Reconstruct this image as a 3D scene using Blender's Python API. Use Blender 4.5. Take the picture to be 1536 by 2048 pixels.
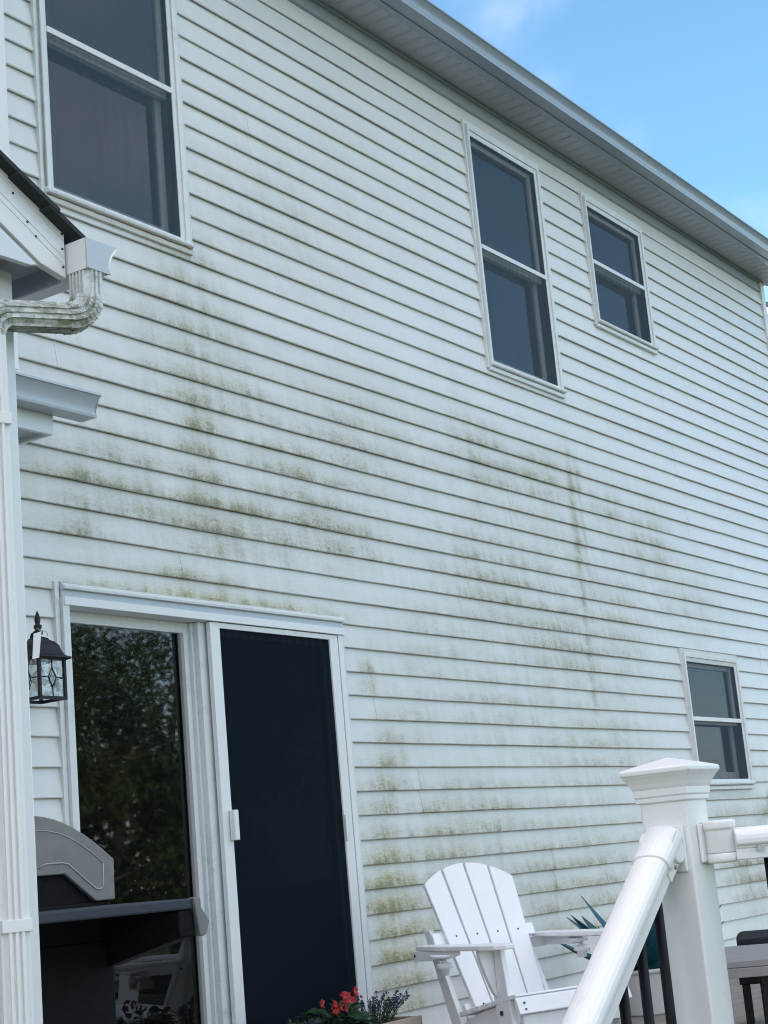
import bpy, bmesh, math, random
from mathutils import Vector, Matrix, noise as mnoise
random.seed(7)
R = math.radians
SC = bpy.context.scene
COL = SC.collection
for o in list(bpy.data.objects):
    bpy.data.objects.remove(o, do_unlink=True)

# ------------------------------------------------------------------ camera
F_PX = 3264.5
CAM = Vector((-7.050, -5.010, 0.963))
right = Vector((0.5660, -0.8195, -0.0882))
up = Vector((-0.1258, -0.1917, 0.9734))
cam_d = bpy.data.cameras.new('camera')
cam_d.sensor_fit = 'VERTICAL'
cam_d.sensor_height = 36.0
cam_d.lens = F_PX * 36.0 / 2048.0
cam_d.clip_start = 0.05
cam_d.clip_end = 2000
cam_o = bpy.data.objects.new('camera', cam_d)
COL.objects.link(cam_o)
right.normalize()
up = (up - right * up.dot(right)).normalized()
back = right.cross(up)
m = Matrix((right, up, back)).transposed().to_4x4()
m.translation = CAM
cam_o.matrix_world = m
SC.camera = cam_o

# ------------------------------------------------------------------ sky, sun, exposure
SUN_EL, SUN_AZ = 26.0, -40.0          # azimuth measured from +Y (behind the house) towards +X
CLOUD_X, CLOUD_Y, CLOUD_R = 4.0, 0.0, -14.0
world = bpy.data.worlds.new('World')
SC.world = world
world.use_nodes = True
wn, wl = world.node_tree.nodes, world.node_tree.links
wn.clear()
w_out = wn.new('ShaderNodeOutputWorld')
w_bg = wn.new('ShaderNodeBackground')
sky = wn.new('ShaderNodeTexSky')
sky.sky_type = 'NISHITA'
sky.sun_disc = False
sky.sun_elevation = R(SUN_EL)
sky.sun_rotation = R(SUN_AZ)
sky.altitude = 100
sky.air_density = 1.0
sky.dust_density = 0.2
sky.ozone_density = 2.0
# broken cloud over the whole sky, drawn out towards the horizon
w_tc = wn.new('ShaderNodeTexCoord')
w_map = wn.new('ShaderNodeMapping')
w_map.inputs['Location'].default_value = (CLOUD_X, CLOUD_Y, 0.0)
w_map.inputs['Rotation'].default_value = (0, 0, R(CLOUD_R))
w_map.inputs['Scale'].default_value = (1.0, 1.0, 1.9)
w_no = wn.new('ShaderNodeTexNoise')
w_no.inputs['Scale'].default_value = 1.15
w_no.inputs['Detail'].default_value = 7.0
w_no.inputs['Roughness'].default_value = 0.52
w_no.inputs['Distortion'].default_value = 0.35
w_ra = wn.new('ShaderNodeMapRange')
w_ra.interpolation_type = 'SMOOTHSTEP'
w_ra.inputs['From Min'].default_value = 0.42
w_ra.inputs['From Max'].default_value = 0.62
w_ra.inputs['To Max'].default_value = 0.92
w_tint = wn.new('ShaderNodeMixRGB')
w_tint.blend_type = 'MULTIPLY'
w_tint.inputs['Fac'].default_value = 1.0
w_tint.inputs['Color2'].default_value = (0.84, 1.09, 1.08, 1)
w_mix = wn.new('ShaderNodeMixRGB')
w_mix.inputs['Color2'].default_value = (8.6, 7.9, 8.0, 1)
wl.new(w_tc.outputs['Generated'], w_map.inputs['Vector'])
wl.new(w_map.outputs['Vector'], w_no.inputs['Vector'])
wl.new(w_no.outputs['Fac'], w_ra.inputs['Value'])
wl.new(w_ra.outputs['Result'], w_mix.inputs['Fac'])
wl.new(sky.outputs['Color'], w_tint.inputs['Color1'])
wl.new(w_tint.outputs['Color'], w_mix.inputs['Color1'])
wl.new(w_mix.outputs['Color'], w_bg.inputs['Color'])
w_bg.inputs['Strength'].default_value = 0.14
wl.new(w_bg.outputs['Background'], w_out.inputs['Surface'])

sun_d = bpy.data.lights.new('sun', 'SUN')
sun_d.energy = 2.0
sun_d.angle = R(0.6)
sun_d.color = (1.0, 0.94, 0.85)
sun_o = bpy.data.objects.new('sun', sun_d)
COL.objects.link(sun_o)
sv = Vector((math.sin(R(SUN_AZ)) * math.cos(R(SUN_EL)), math.cos(R(SUN_AZ)) * math.cos(R(SUN_EL)), math.sin(R(SUN_EL))))
sun_o.rotation_euler = sv.to_track_quat('Z', 'Y').to_euler()
sun_o.location = (0, 20, 20)

vs = SC.view_settings
vs.view_transform = 'Standard'
vs.look = 'None'
vs.gamma = 1.0
vs.use_curve_mapping = False
vs.exposure = 1.12
SC.cycles.filter_width = 1.05
SC.cycles.max_bounces = 6
SC.cycles.diffuse_bounces = 3
SC.cycles.glossy_bounces = 3
SC.cycles.transmission_bounces = 2
SC.cycles.transparent_max_bounces = 10

# ------------------------------------------------------------------ mesh helpers
class MB:
    def __init__(s):
        s.v, s.f, s.sm = [], [], []
    def add(s, vs_, fs_, smooth=False):
        n = len(s.v)
        s.v += [tuple(p) for p in vs_]
        for f in fs_:
            s.f.append([i + n for i in f]); s.sm.append(smooth)
        return s
    def box(s, x0, x1, y0, y1, z0, z1):
        if x0 > x1: x0, x1 = x1, x0
        if y0 > y1: y0, y1 = y1, y0
        if z0 > z1: z0, z1 = z1, z0
        v = [(x0,y0,z0),(x1,y0,z0),(x1,y1,z0),(x0,y1,z0),(x0,y0,z1),(x1,y0,z1),(x1,y1,z1),(x0,y1,z1)]
        return s.add(v, [(0,3,2,1),(4,5,6,7),(0,1,5,4),(1,2,6,5),(2,3,7,6),(3,0,4,7)])
    def prism(s, pts, a0, a1, fn, smooth=False):
        """pts: 2D polygon; fn(p,q,a) -> 3D"""
        n = len(pts)
        v = [fn(p[0], p[1], a0) for p in pts] + [fn(p[0], p[1], a1) for p in pts]
        s.add(v, [list(range(n))[::-1], list(range(n, 2*n))])
        k = len(s.v) - 2*n
        for i in range(n):
            j = (i+1) % n
            s.f.append([k+i, k+j, k+n+j, k+n+i]); s.sm.append(smooth)
        return s
    def ring(s, x0, x1, z0, z1, l, r, b, t, y0, y1, slope=0.0):
        """rectangular frame in the xz plane; widths l r b t; y0 front, y1 back"""
        X0, X1, Z0, Z1 = x0+l, x1-r, z0+b, z1-t
        o = [(x0,z0),(x1,z0),(x1,z1),(x0,z1)]; i = [(X0,Z0),(X1,Z0),(X1,Z1),(X0,Z1)]
        v = [(p[0], y0, p[1]) for p in o] + [(p[0], y0+slope, p[1]) for p in i] + [(p[0], y1, p[1]) for p in o] + [(p[0], y1, p[1]) for p in i]
        f = []
        for k in range(4):
            j = (k+1) % 4
            f += [(k, j, 4+j, 4+k), (8+j, 8+k, 12+k, 12+j), (j, k, 8+k, 8+j), (4+k, 4+j, 12+j, 12+k)]
        return s.add(v, f)
    def tube(s, pts, rad, n=10, cap=True, smooth=True, up=(0,0,1)):
        pts = [Vector(p) for p in pts]
        rs = rad if isinstance(rad, (list, tuple)) else [rad]*len(pts)
        base = len(s.v); N = None
        for i, p in enumerate(pts):
            t = (pts[min(i+1, len(pts)-1)] - pts[max(i-1, 0)]).normalized()
            if N is None:
                u = Vector(up)
                if abs(u.dot(t)) > 0.95: u = Vector((1,0,0))
                N = (u - t*u.dot(t)).normalized()
            else:
                N = (N - t*N.dot(t)).normalized()
            B = t.cross(N)
            for k in range(n):
                a = 2*math.pi*k/n
                q = p + (N*math.cos(a) + B*math.sin(a))*rs[i]
                s.v.append(tuple(q))
        for i in range(len(pts)-1):
            for k in range(n):
                j = (k+1) % n
                s.f.append([base+i*n+k, base+i*n+j, base+(i+1)*n+j, base+(i+1)*n+k]); s.sm.append(smooth)
        if cap:
            s.f.append([base+k for k in range(n)][::-1]); s.sm.append(False)
            e = base+(len(pts)-1)*n
            s.f.append([e+k for k in range(n)]); s.sm.append(False)
        return s
    def sweep(s, prof, pts, frames, closed=True, smooth=False, cap=True):
        """prof: 2D polygon (a,b) ; frames: (A,B) unit vectors per point"""
        n = len(prof); base = len(s.v)
        for p, (A, B) in zip(pts, frames):
            for a, b in prof:
                s.v.append(tuple(Vector(p) + Vector(A)*a + Vector(B)*b))
        for i in range(len(pts)-1):
            for k in range(n if closed else n-1):
                j = (k+1) % n
                s.f.append([base+i*n+k, base+i*n+j, base+(i+1)*n+j, base+(i+1)*n+k]); s.sm.append(smooth)
        if cap and closed:
            s.f.append([base+k for k in range(n)][::-1]); s.sm.append(False)
            e = base+(len(pts)-1)*n
            s.f.append([e+k for k in range(n)]); s.sm.append(False)
        return s
    def lathe(s, prof, c, n=20, smooth=True, sq=False, rot=0.0):
        """prof: (r,z) bottom to top; sq -> square section with half-width r"""
        if sq: n = 4
        base = len(s.v)
        for r, z in prof:
            for k in range(n):
                a = 2*math.pi*(k+0.5*sq)/n + rot
                q = r*(math.sqrt(2) if sq else 1)
                s.v.append((c[0]+q*math.cos(a), c[1]+q*math.sin(a), c[2]+z))
        for i in range(len(prof)-1):
            for k in range(n):
                j = (k+1) % n
                s.f.append([base+i*n+k, base+i*n+j, base+(i+1)*n+j, base+(i+1)*n+k]); s.sm.append(smooth and not sq)
        s.f.append([base+k for k in range(n)][::-1]); s.sm.append(False)
        e = base+(len(prof)-1)*n
        s.f.append([e+k for k in range(n)]); s.sm.append(False)
        return s
    def mesh(s, name, mat):
        me = bpy.data.meshes.new(name)
        me.from_pydata(s.v, [], s.f)
        me.polygons.foreach_set('use_smooth', s.sm)
        bm = bmesh.new(); bm.from_mesh(me)
        bmesh.ops.recalc_face_normals(bm, faces=bm.faces[:])
        bm.to_mesh(me); bm.free()
        if mat: me.materials.append(mat)
        me.update()
        return me
    def build(s, name, mat, parent=None, bevel=0.0, seg=2, local=False, label=None, kind=None):
        o = bpy.data.objects.new(name, s.mesh(name, mat))
        COL.objects.link(o)
        if parent is not None: attach(o, parent, local)
        if bevel:
            b = o.modifiers.new('bevel', 'BEVEL')
            b.width = bevel; b.segments = seg; b.limit_method = 'ANGLE'; b.angle_limit = R(35)
        if label: o['label'] = label
        if kind: o['kind'] = kind
        return o

WM = {}
def wmat(o):
    return WM.get(o.name, Matrix.Identity(4))
def attach(o, parent, local=False):
    o.parent = parent
    if not local:
        o.matrix_parent_inverse = wmat(parent).inverted()
        WM[o.name] = Matrix.Identity(4)
    else:
        WM[o.name] = wmat(parent)
def empty(name, loc, rz=0.0, parent=None):
    o = bpy.data.objects.new(name, None)
    o.empty_display_size = 0.1
    COL.objects.link(o)
    mw = Matrix.Translation(Vector(loc)) @ Matrix.Rotation(rz, 4, 'Z')
    if parent is not None:
        o.parent = parent
        o.matrix_parent_inverse = wmat(parent).inverted()
    o.location = loc; o.rotation_euler = (0, 0, rz)
    WM[o.name] = mw
    return o
def tag(o, label=None, cat=None, group=None, kind=None):
    if label: o['label'] = label
    if cat: o['category'] = cat
    if group: o['group'] = group
    if kind: o['kind'] = kind
    return o
XY = lambda p, q, a: (p, q, a)
XZ = lambda p, q, a: (p, a, q)
YZ = lambda p, q, a: (a, p, q)

# ------------------------------------------------------------------ materials
class NT:
    def __init__(s, name):
        s.m = bpy.data.materials.new(name); s.m.use_nodes = True
        s.n, s.l = s.m.node_tree.nodes, s.m.node_tree.links
        s.n.clear()
        s.out = s.n.new('ShaderNodeOutputMaterial')
    def node(s, t, **kw):
        n = s.n.new(t)
        for k, v in kw.items():
            setattr(n, k, v)
        return n
    def put(s, sock, val):
        if hasattr(val, 'is_linked') or isinstance(val, bpy.types.NodeSocket): s.l.new(val, sock)
        else: sock.default_value = val
    def math(s, op, a, b=0.0, c=None, clamp=False):
        n = s.n.new('ShaderNodeMath'); n.operation = op; n.use_clamp = clamp
        s.put(n.inputs[0], a); s.put(n.inputs[1], b)
        if c is not None: s.put(n.inputs[2], c)
        return n.outputs[0]
    def pos(s):
        g = s.n.new('ShaderNodeNewGeometry'); return g.outputs['Position']
    def obj(s):
        g = s.n.new('ShaderNodeTexCoord'); return g.outputs['Object']
    def scale(s, vec, sc):
        n = s.n.new('ShaderNodeVectorMath'); n.operation = 'MULTIPLY'
        s.l.new(vec, n.inputs[0]); n.inputs[1].default_value = sc
        return n.outputs[0]
    def noise(s, vec, scale, detail=4.0, rough=0.55):
        n = s.n.new('ShaderNodeTexNoise')
        s.l.new(vec, n.inputs['Vector'])
        n.inputs['Scale'].default_value = scale; n.inputs['Detail'].default_value = detail
        n.inputs['Roughness'].default_value = rough
        return n.outputs['Fac']
    def ramp(s, v, a, b, lo=0.0, hi=1.0, smooth=True):
        n = s.n.new('ShaderNodeMapRange')
        if smooth: n.interpolation_type = 'SMOOTHSTEP'
        s.put(n.inputs['Value'], v)
        s.put(n.inputs['From Min'], a); s.put(n.inputs['From Max'], b)
        s.put(n.inputs['To Min'], lo); s.put(n.inputs['To Max'], hi)
        return n.outputs['Result']
    def mix(s, f, a, b, mode='MIX'):
        n = s.n.new('ShaderNodeMixRGB'); n.blend_type = mode
        s.put(n.inputs['Fac'], f)
        s.put(n.inputs['Color1'], a if not isinstance(a, tuple) else (*a, 1))
        s.put(n.inputs['Color2'], b if not isinstance(b, tuple) else (*b, 1))
        return n.outputs['Color']
    def bump(s, h, strength=0.3, dist=0.002):
        n = s.n.new('ShaderNodeBump')
        n.inputs['Strength'].default_value = strength; n.inputs['Distance'].default_value = dist
        s.l.new(h, n.inputs['Height']); return n.outputs['Normal']
    def pbr(s, col, rough=0.5, metal=0.0, spec=0.5, normal=None, **kw):
        p = s.n.new('ShaderNodeBsdfPrincipled')
        s.put(p.inputs['Base Color'], col if not isinstance(col, tuple) else (*col, 1))
        s.put(p.inputs['Roughness'], rough)
        p.inputs['Metallic'].default_value = metal
        p.inputs['Specular IOR Level'].default_value = spec
        if normal is not None: s.l.new(normal, p.inputs['Normal'])
        for k, v in kw.items(): s.put(p.inputs[k], v)
        return p.outputs[0]
    def done(s, sh):
        s.l.new(sh, s.out.inputs['Surface']); return s.m

def simple(name, col, rough=0.5, metal=0.0, spec=0.5, var=0.08, nscale=14.0, dirt=None, dirt_amt=0.35, dscale=5.0, bump=0.0, bscale=200.0, rv=0.07):
    t = NT(name); p = t.obj()
    n = t.noise(p, nscale, 5.0)
    c = t.mix(n, tuple(max(0, x*(1-var)) for x in col), tuple(min(1, x*(1+var)) for x in col))
    if dirt:
        d = t.noise(p, dscale, 8.0, 0.7)
        d2 = t.noise(p, dscale*9, 5.0, 0.7)
        f = t.math('MULTIPLY', t.ramp(d, 0.48, 0.72), t.ramp(d2, 0.35, 0.7))
        c = t.mix(t.math('MULTIPLY', f, dirt_amt), c, dirt)
    nm = None
    if bump: nm = t.bump(t.noise(p, bscale, 4.0), bump, 0.002)
    rr = t.ramp(t.noise(p, nscale*2.3, 4.0), 0.3, 0.7, max(0.02, rough-rv), min(1, rough+rv))
    return t.done(t.pbr(c, rr, metal, spec, nm))

E_ = 0.127            # siding exposure
ZL = 2.25             # height of the butt line over the sliding door
# --- vinyl siding with mildew that grows in patches and above each butt edge
BLOBS = [  # x, z, sx, sz, amount, yellow
    (-1.07,3.17,.13,.16,.95,0),(-1.04,2.95,.20,.26,.85,0),(-1.98,2.78,.22,.13,.85,0),(-1.55,2.72,.45,.13,.80,0),(-0.95,2.70,.55,.17,.95,.1),(-0.10,2.76,.60,.20,.75,0),
    (-1.55,2.93,.35,.12,.65,0),(-1.95,2.53,.22,.06,.75,0),(-1.10,3.62,.45,.36,.55,0),(-0.95,3.36,.60,.22,.65,0),(.30,3.30,.75,.40,.52,0),(-.25,3.02,.55,.26,.60,0),
    (-.30,4.50,.70,.50,.34,0),(-1.05,3.93,.25,.22,.55,0),(.5,4.9,.8,.6,.20,0),(-1.25,2.39,.45,.05,.70,.5),(-1.0,2.285,1.0,.035,1.0,.6),
    (2.93,3.45,.10,.20,.85,.1),(2.92,2.98,.13,.50,.70,.1),(2.90,2.20,.18,.45,.60,.1),(1.70,3.42,.65,.26,.62,.1),(2.45,3.42,.50,.18,.65,.2),(1.75,2.62,.85,.38,.60,.1),
    (2.45,2.30,.75,.32,.62,.1),(4.00,3.12,.60,.34,.50,0),(3.45,3.33,.42,.16,.62,.1),(3.3,2.5,.6,.5,.48,0),(1.0,2.2,.8,.4,.40,0),(4.6,2.75,.6,.3,.42,0),
    (.22,1.98,.09,.12,.85,.4),(.26,1.42,.22,.30,.75,.4),(.28,.85,.24,.30,1.0,1.0),(.36,.50,.30,.25,.95,1.0),(.75,.95,.45,.30,.70,.8),(1.15,1.18,.75,.27,.62,.5),
    (2.2,.75,1.1,.40,.62,.6),(2.8,1.60,1.0,.42,.48,.3),(1.5,1.85,.8,.25,.46,.2),(5.75,1.15,.26,.13,1.0,.3),(5.2,.72,.45,.30,.80,.4),(4.3,1.2,.5,.3,.45,.3),
    (.55,1.75,.5,.2,.40,.3),(1.8,.95,2.2,.60,.44,.45),(2.2,2.0,1.9,.8,.36,.2),(-.6,3.0,1.6,.75,.36,.05),(2.6,3.1,1.6,.6,.36,.05),(4.9,1.0,1.0,.5,.44,.4)]
RUNS = [  # x, z top, z bottom, half width, amount
    (2.94, 3.66, 3.25, .10, .80), (2.93, 3.35, 2.60, .13, .70), (2.90, 2.75, 1.75, .17, .58), (2.72, 3.62, 3.38, .16, .5), (-1.06, 3.30, 3.02, .085, .85), (-1.04, 3.10, 2.72, .13, .70), (-1.0, 2.80, 2.50, .10, .4),
    (.215, 2.05, 1.85, .045, .75), (.24, 1.50, 1.18, .07, .55), (.30, .95, .45, .07, .9), (.42, .75, .30, .05, .6), (1.62, 3.2, 2.5, .10, .34), (2.05, 3.4, 2.9, .06, .34), (3.6, 3.3, 2.6, .10, .32), (4.05, 3.1, 2.3, .08, .30),
    (-.05, 3.1, 2.6, .12, .30), (.9, 3.2, 2.5, .10, .26), (5.80, 1.25, .95, .06, .8), (5.55, 1.0, .6, .08, .5), (3.3, 2.2, 1.4, .12, .3), (1.3, 1.4, .8, .12, .3), (-1.62, 3.0, 2.6, .10, .4), (4.6, 2.9, 2.4, .07, .35)]
def siding_material():
    t = NT('vinyl_siding_mildewed')
    p = t.pos()
    sx = t.node('ShaderNodeSeparateXYZ'); t.l.new(p, sx.inputs[0])
    X, Z = sx.outputs['X'], sx.outputs['Z']
    at = t.node('ShaderNodeAttribute'); at.attribute_name = 'mildew'
    asep = t.node('ShaderNodeSeparateColor'); t.l.new(at.outputs['Color'], asep.inputs[0])
    M, Yw, Rn = asep.outputs[0], asep.outputs[1], asep.outputs[2]      # growth, yellowness, runs
    # height inside the course, 0 at the butt edge
    h = t.math('FRACT', t.math('DIVIDE', t.math('SUBTRACT', Z, ZL - E_*60), E_))
    wv = t.noise(t.scale(p, (2.6, 1.0, 7.87)), 1.0, 3.0)
    low = t.ramp(h, t.math('ADD', t.math('MULTIPLY', wv, 1.3), 0.35), 0.0, 0.0, 1.0)
    streak = t.noise(t.scale(p, (13.0, 1.0, 0.8)), 1.0, 4.0, 0.6)
    fine = t.noise(t.scale(p, (95.0, 20.0, 80.0)), 1.0, 6.0, 0.75)
    mid = t.noise(t.scale(p, (6.0, 3.0, 11.0)), 1.0, 5.0, 0.62)
    grain = t.noise(t.scale(p, (14.0, 4.0, 210.0)), 1.0, 3.0, 0.6)
    mm = t.math('MULTIPLY', M, t.ramp(mid, 0.28, 0.70, 0.78, 1.34))
    v = t.math('MULTIPLY', mm, t.math('ADD', 0.42, t.math('MULTIPLY', low, 0.72)))
    v = t.math('MULTIPLY', v, t.ramp(streak, 0.30, 0.70, 0.72, 1.22))
    run = t.math('MULTIPLY', t.math('MULTIPLY', Rn, 1.22), t.math('MULTIPLY', t.ramp(streak, 0.32, 0.66, 0.45, 1.1), t.ramp(mid, 0.28, 0.60, 0.55, 1.1)))
    v = t.math('MAXIMUM', v, run)
    tex = t.math('ADD', t.math('MULTIPLY', fine, 0.62), t.math('MULTIPLY', grain, 0.38))
    film = t.math('MULTIPLY', v, t.ramp(tex, 0.36, 0.64, 0.48, 1.08))
    stain = t.math('MINIMUM', film, 0.86)
    sp2 = t.noise(t.scale(p, (46.0, 10.0, 40.0)), 1.0, 8.0, 0.80)
    s2 = t.math('MULTIPLY', t.ramp(t.math('ADD', sp2, t.math('MULTIPLY', t.math('MULTIPLY', v, low), 0.24)), 0.62, 0.78), t.ramp(M, 0.10, 0.50))
    base_n = t.noise(p, 1.3, 4.0)
    oi = t.node('ShaderNodeObjectInfo')
    base = t.mix(base_n, (0.700, 0.705, 0.690), (0.755, 0.758, 0.742))
    base = t.mix(t.math('MULTIPLY', oi.outputs['Random'], 0.5), base, (0.79, 0.79, 0.775))
    gr = t.noise(t.scale(p, (6.0, 3.0, 190.0)), 1.0, 4.0, 0.65)
    base = t.mix(t.ramp(gr, 0.35, 0.75, 0.0, 0.12), base, (0.48, 0.50, 0.48))
    # soft grey wash everywhere with faint vertical runs
    wash = t.math('MULTIPLY', t.ramp(t.noise(t.scale(p, (9.0, 1.0, 0.7)), 1.0, 5.0, 0.65), 0.40, 0.72), t.ramp(t.noise(p, 1.7, 3.0), 0.35, 0.7))
    base = t.mix(t.math('MULTIPLY', wash, 0.17), base, (0.45, 0.47, 0.42))
    green = t.mix(Yw, (0.285, 0.280, 0.155), (0.335, 0.315, 0.105))
    c = t.mix(stain, base, green)
    c = t.mix(t.math('MULTIPLY', s2, 0.46), c, (0.105, 0.112, 0.075))
    # a few stray flecks
    fl = t.noise(t.scale(p, (28.0, 5.0, 28.0)), 1.0, 2.0, 0.5)
    c = t.mix(t.ramp(fl, 0.775, 0.80, 0.0, 0.55), c, (0.10, 0.11, 0.10))
    hgt = t.math('ADD', gr, t.math('MULTIPLY', fine, 0.5))
    nm = t.bump(hgt, 0.22, 0.0016)
    rough = t.ramp(stain, 0.0, 1.0, 0.42, 0.80)
    return t.done(t.pbr(c, rough, 0.0, 0.42, nm))

M_SIDE = siding_material()
M_WHITE = simple('white_vinyl_trim', (0.75, 0.755, 0.745), 0.40, var=0.03, rv=0.02, dirt=(0.50, 0.50, 0.44), dirt_amt=0.20, dscale=12)
M_FRAME = simple('weathered_window_vinyl', (0.70, 0.72, 0.71), 0.42, var=0.05, dirt=(0.33, 0.32, 0.28), dirt_amt=0.55, dscale=9)
M_CAULK = simple('peeling_sill_paint', (0.62, 0.61, 0.55), 0.75, var=0.12, dirt=(0.22, 0.21, 0.17), dirt_amt=0.9, dscale=14, bump=0.5, bscale=60)
M_JAMB = simple('jamb_liner_vinyl', (0.30, 0.285, 0.27), 0.5, var=0.06)
M_ALU = simple('painted_aluminium', (0.72, 0.74, 0.76), 0.34, var=0.015, nscale=4, dirt=(0.45, 0.46, 0.43), dirt_amt=0.18, dscale=30, rv=0.015)
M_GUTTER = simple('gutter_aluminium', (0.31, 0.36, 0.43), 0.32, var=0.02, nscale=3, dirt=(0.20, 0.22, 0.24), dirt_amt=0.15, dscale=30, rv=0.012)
M_GUT2 = simple('pale_gutter_metal', (0.50, 0.54, 0.58), 0.34, var=0.03, nscale=5, dirt=(0.28, 0.29, 0.28), dirt_amt=0.4, dscale=16, rv=0.015)
M_SHINGLE = simple('asphalt_shingle', (0.030, 0.032, 0.036), 0.92, var=0.5, nscale=150, bump=0.8, bscale=260)
M_RAIL = simple('railing_vinyl', (0.80, 0.79, 0.775), 0.33, var=0.012, nscale=4, dirt=(0.45, 0.45, 0.40), dirt_amt=0.16, dscale=38, rv=0.015)
M_POLY = simple('chair_poly_lumber', (0.82, 0.83, 0.84), 0.45, var=0.025, dirt=(0.45, 0.44, 0.42), dirt_amt=0.18, dscale=8, bump=0.15, bscale=160)
M_BLACKP = simple('black_powder_coat', (0.005, 0.006, 0.008), 0.45, spec=0.22, var=0.2)
M_SCREW = simple('screw_steel', (0.07, 0.07, 0.075), 0.4, metal=0.6)
M_STEEL = simple('bolt_steel', (0.42, 0.42, 0.43), 0.3, metal=0.9)
M_CAP = simple('gutter_end_cap_metal', (0.50, 0.54, 0.58), 0.35, var=0.04, rv=.02)
M_BEAD = simple('old_caulk', (0.36, 0.31, 0.25), 0.8, var=0.4, nscale=60)
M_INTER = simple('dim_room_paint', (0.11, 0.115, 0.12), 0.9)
M_CURT_BACK = simple('grey_curtain_and_backing', (0.24, 0.25, 0.25), 0.9)
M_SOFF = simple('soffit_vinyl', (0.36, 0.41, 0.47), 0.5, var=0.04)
M_LANT = simple('lantern_bronze', (0.013, 0.013, 0.015), 0.5, spec=0.3, var=0.3, bump=0.2, bscale=120)
M_SILVER = simple('grill_silver_paint', (0.185, 0.188, 0.185), 0.48, metal=0.2, var=0.07, dirt=(0.11, 0.11, 0.105), dirt_amt=0.5, dscale=12)
M_SLATE = simple('grill_slate_plastic', (0.040, 0.048, 0.064), 0.55, spec=0.3, var=0.12)
M_GBLACK = simple('grill_black_enamel', (0.004, 0.005, 0.007), 0.6, spec=0.15, var=0.2)
M_DECK = simple('composite_deck', (0.23, 0.205, 0.18), 0.7, var=0.18, nscale=8, bump=0.3, bscale=90)
M_CONC = simple('foundation_concrete', (0.36, 0.35, 0.33), 0.9, var=0.15, bump=0.4, bscale=50)
M_TTOP = simple('table_faux_wood', (0.24, 0.235, 0.23), 0.6, var=0.15)
M_CUSH = simple('black_cushion', (0.008, 0.010, 0.013), 0.85, spec=0.2, var=0.2)
M_PLANT = simple('planter_wood', (0.46, 0.36, 0.29), 0.75, var=0.15, bump=0.3, bscale=80)
M_SOIL = simple('potting_soil', (0.035, 0.026, 0.02), 0.95, var=0.4, bump=0.8, bscale=60)
M_POT = simple('white_pot_glaze', (0.62, 0.61, 0.58), 0.5, var=0.06, dirt=(0.3, 0.28, 0.24), dirt_amt=0.4)
M_AGAVE = simple('agave_leaf', (0.012, 0.085, 0.110), 0.42, var=0.35, nscale=9)
M_BARK = simple('bark', (0.10, 0.075, 0.055), 0.9, var=0.3, bump=0.8, bscale=30)
M_PAPER = simple('paper_tag', (0.72, 0.72, 0.70), 0.7)
M_NROOF = simple('neighbour_shingle', (0.07, 0.07, 0.075), 0.9, var=0.3)

def leaf_mat(name, a, b, trans=0.25):
    t = NT(name)
    oi = t.noise(t.obj(), 2.4, 3.0)
    c = t.mix(t.ramp(oi, 0.35, 0.65), a, b)
    d = t.pbr(c, 0.5, 0.0, 0.4)
    tr = t.node('ShaderNodeBsdfTranslucent'); t.l.new(c, tr.inputs['Color'])
    mx = t.node('ShaderNodeMixShader'); mx.inputs[0].default_value = trans
    t.l.new(d, mx.inputs[1]); t.l.new(tr.outputs[0], mx.inputs[2])
    return t.done(mx.outputs[0])
M_LEAF1 = leaf_mat('maple_leaf', (0.055, 0.095, 0.020), (0.12, 0.155, 0.034))
M_LEAF2 = leaf_mat('oak_leaf', (0.035, 0.075, 0.022), (0.075, 0.115, 0.032))
M_LEAF3 = leaf_mat('begonia_leaf', (0.012, 0.045, 0.018), (0.03, 0.085, 0.03))
M_LEAF4 = leaf_mat('lobelia_leaf', (0.045, 0.065, 0.035), (0.075, 0.10, 0.055))
M_RED = leaf_mat('begonia_petal', (0.36, 0.022, 0.024), (0.52, 0.060, 0.05), 0.15)
M_BLUEF = leaf_mat('lobelia_petal', (0.05, 0.06, 0.15), (0.09, 0.10, 0.22), 0.15)

def glass_mat(name='window_glass', ior=1.9, rgh=0.012):
    t = NT(name)
    tr = t.node('ShaderNodeBsdfTransparent'); tr.inputs[0].default_value = (0.80, 0.86, 0.86, 1)
    gl = t.node('ShaderNodeBsdfGlossy'); gl.inputs['Roughness'].default_value = rgh
    gl.inputs['Color'].default_value = (0.92, 0.96, 1.0, 1)
    nz = t.noise(t.obj(), 1.4, 2.0)
    nm = t.bump(nz, 0.05, 0.01); t.l.new(nm, gl.inputs['Normal'])
    fr = t.node('ShaderNodeFresnel'); fr.inputs['IOR'].default_value = ior
    mx = t.node('ShaderNodeMixShader')
    t.l.new(fr.outputs[0], mx.inputs[0]); t.l.new(tr.outputs[0], mx.inputs[1]); t.l.new(gl.outputs[0], mx.inputs[2])
    # dust on the pane
    df = t.node('ShaderNodeBsdfDiffuse'); df.inputs[0].default_value = (0.5, 0.5, 0.47, 1)
    m2 = t.node('ShaderNodeMixShader')
    t.l.new(t.ramp(t.noise(t.obj(), 260, 3.0), 0.60, 0.80, 0.004, 0.05), m2.inputs[0])
    t.l.new(mx.outputs[0], m2.inputs[1]); t.l.new(df.outputs[0], m2.inputs[2])
    return t.done(m2.outputs[0])
M_GLASS = glass_mat()
M_DGLASS = glass_mat('door_glass', 1.72, 0.020)
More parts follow.
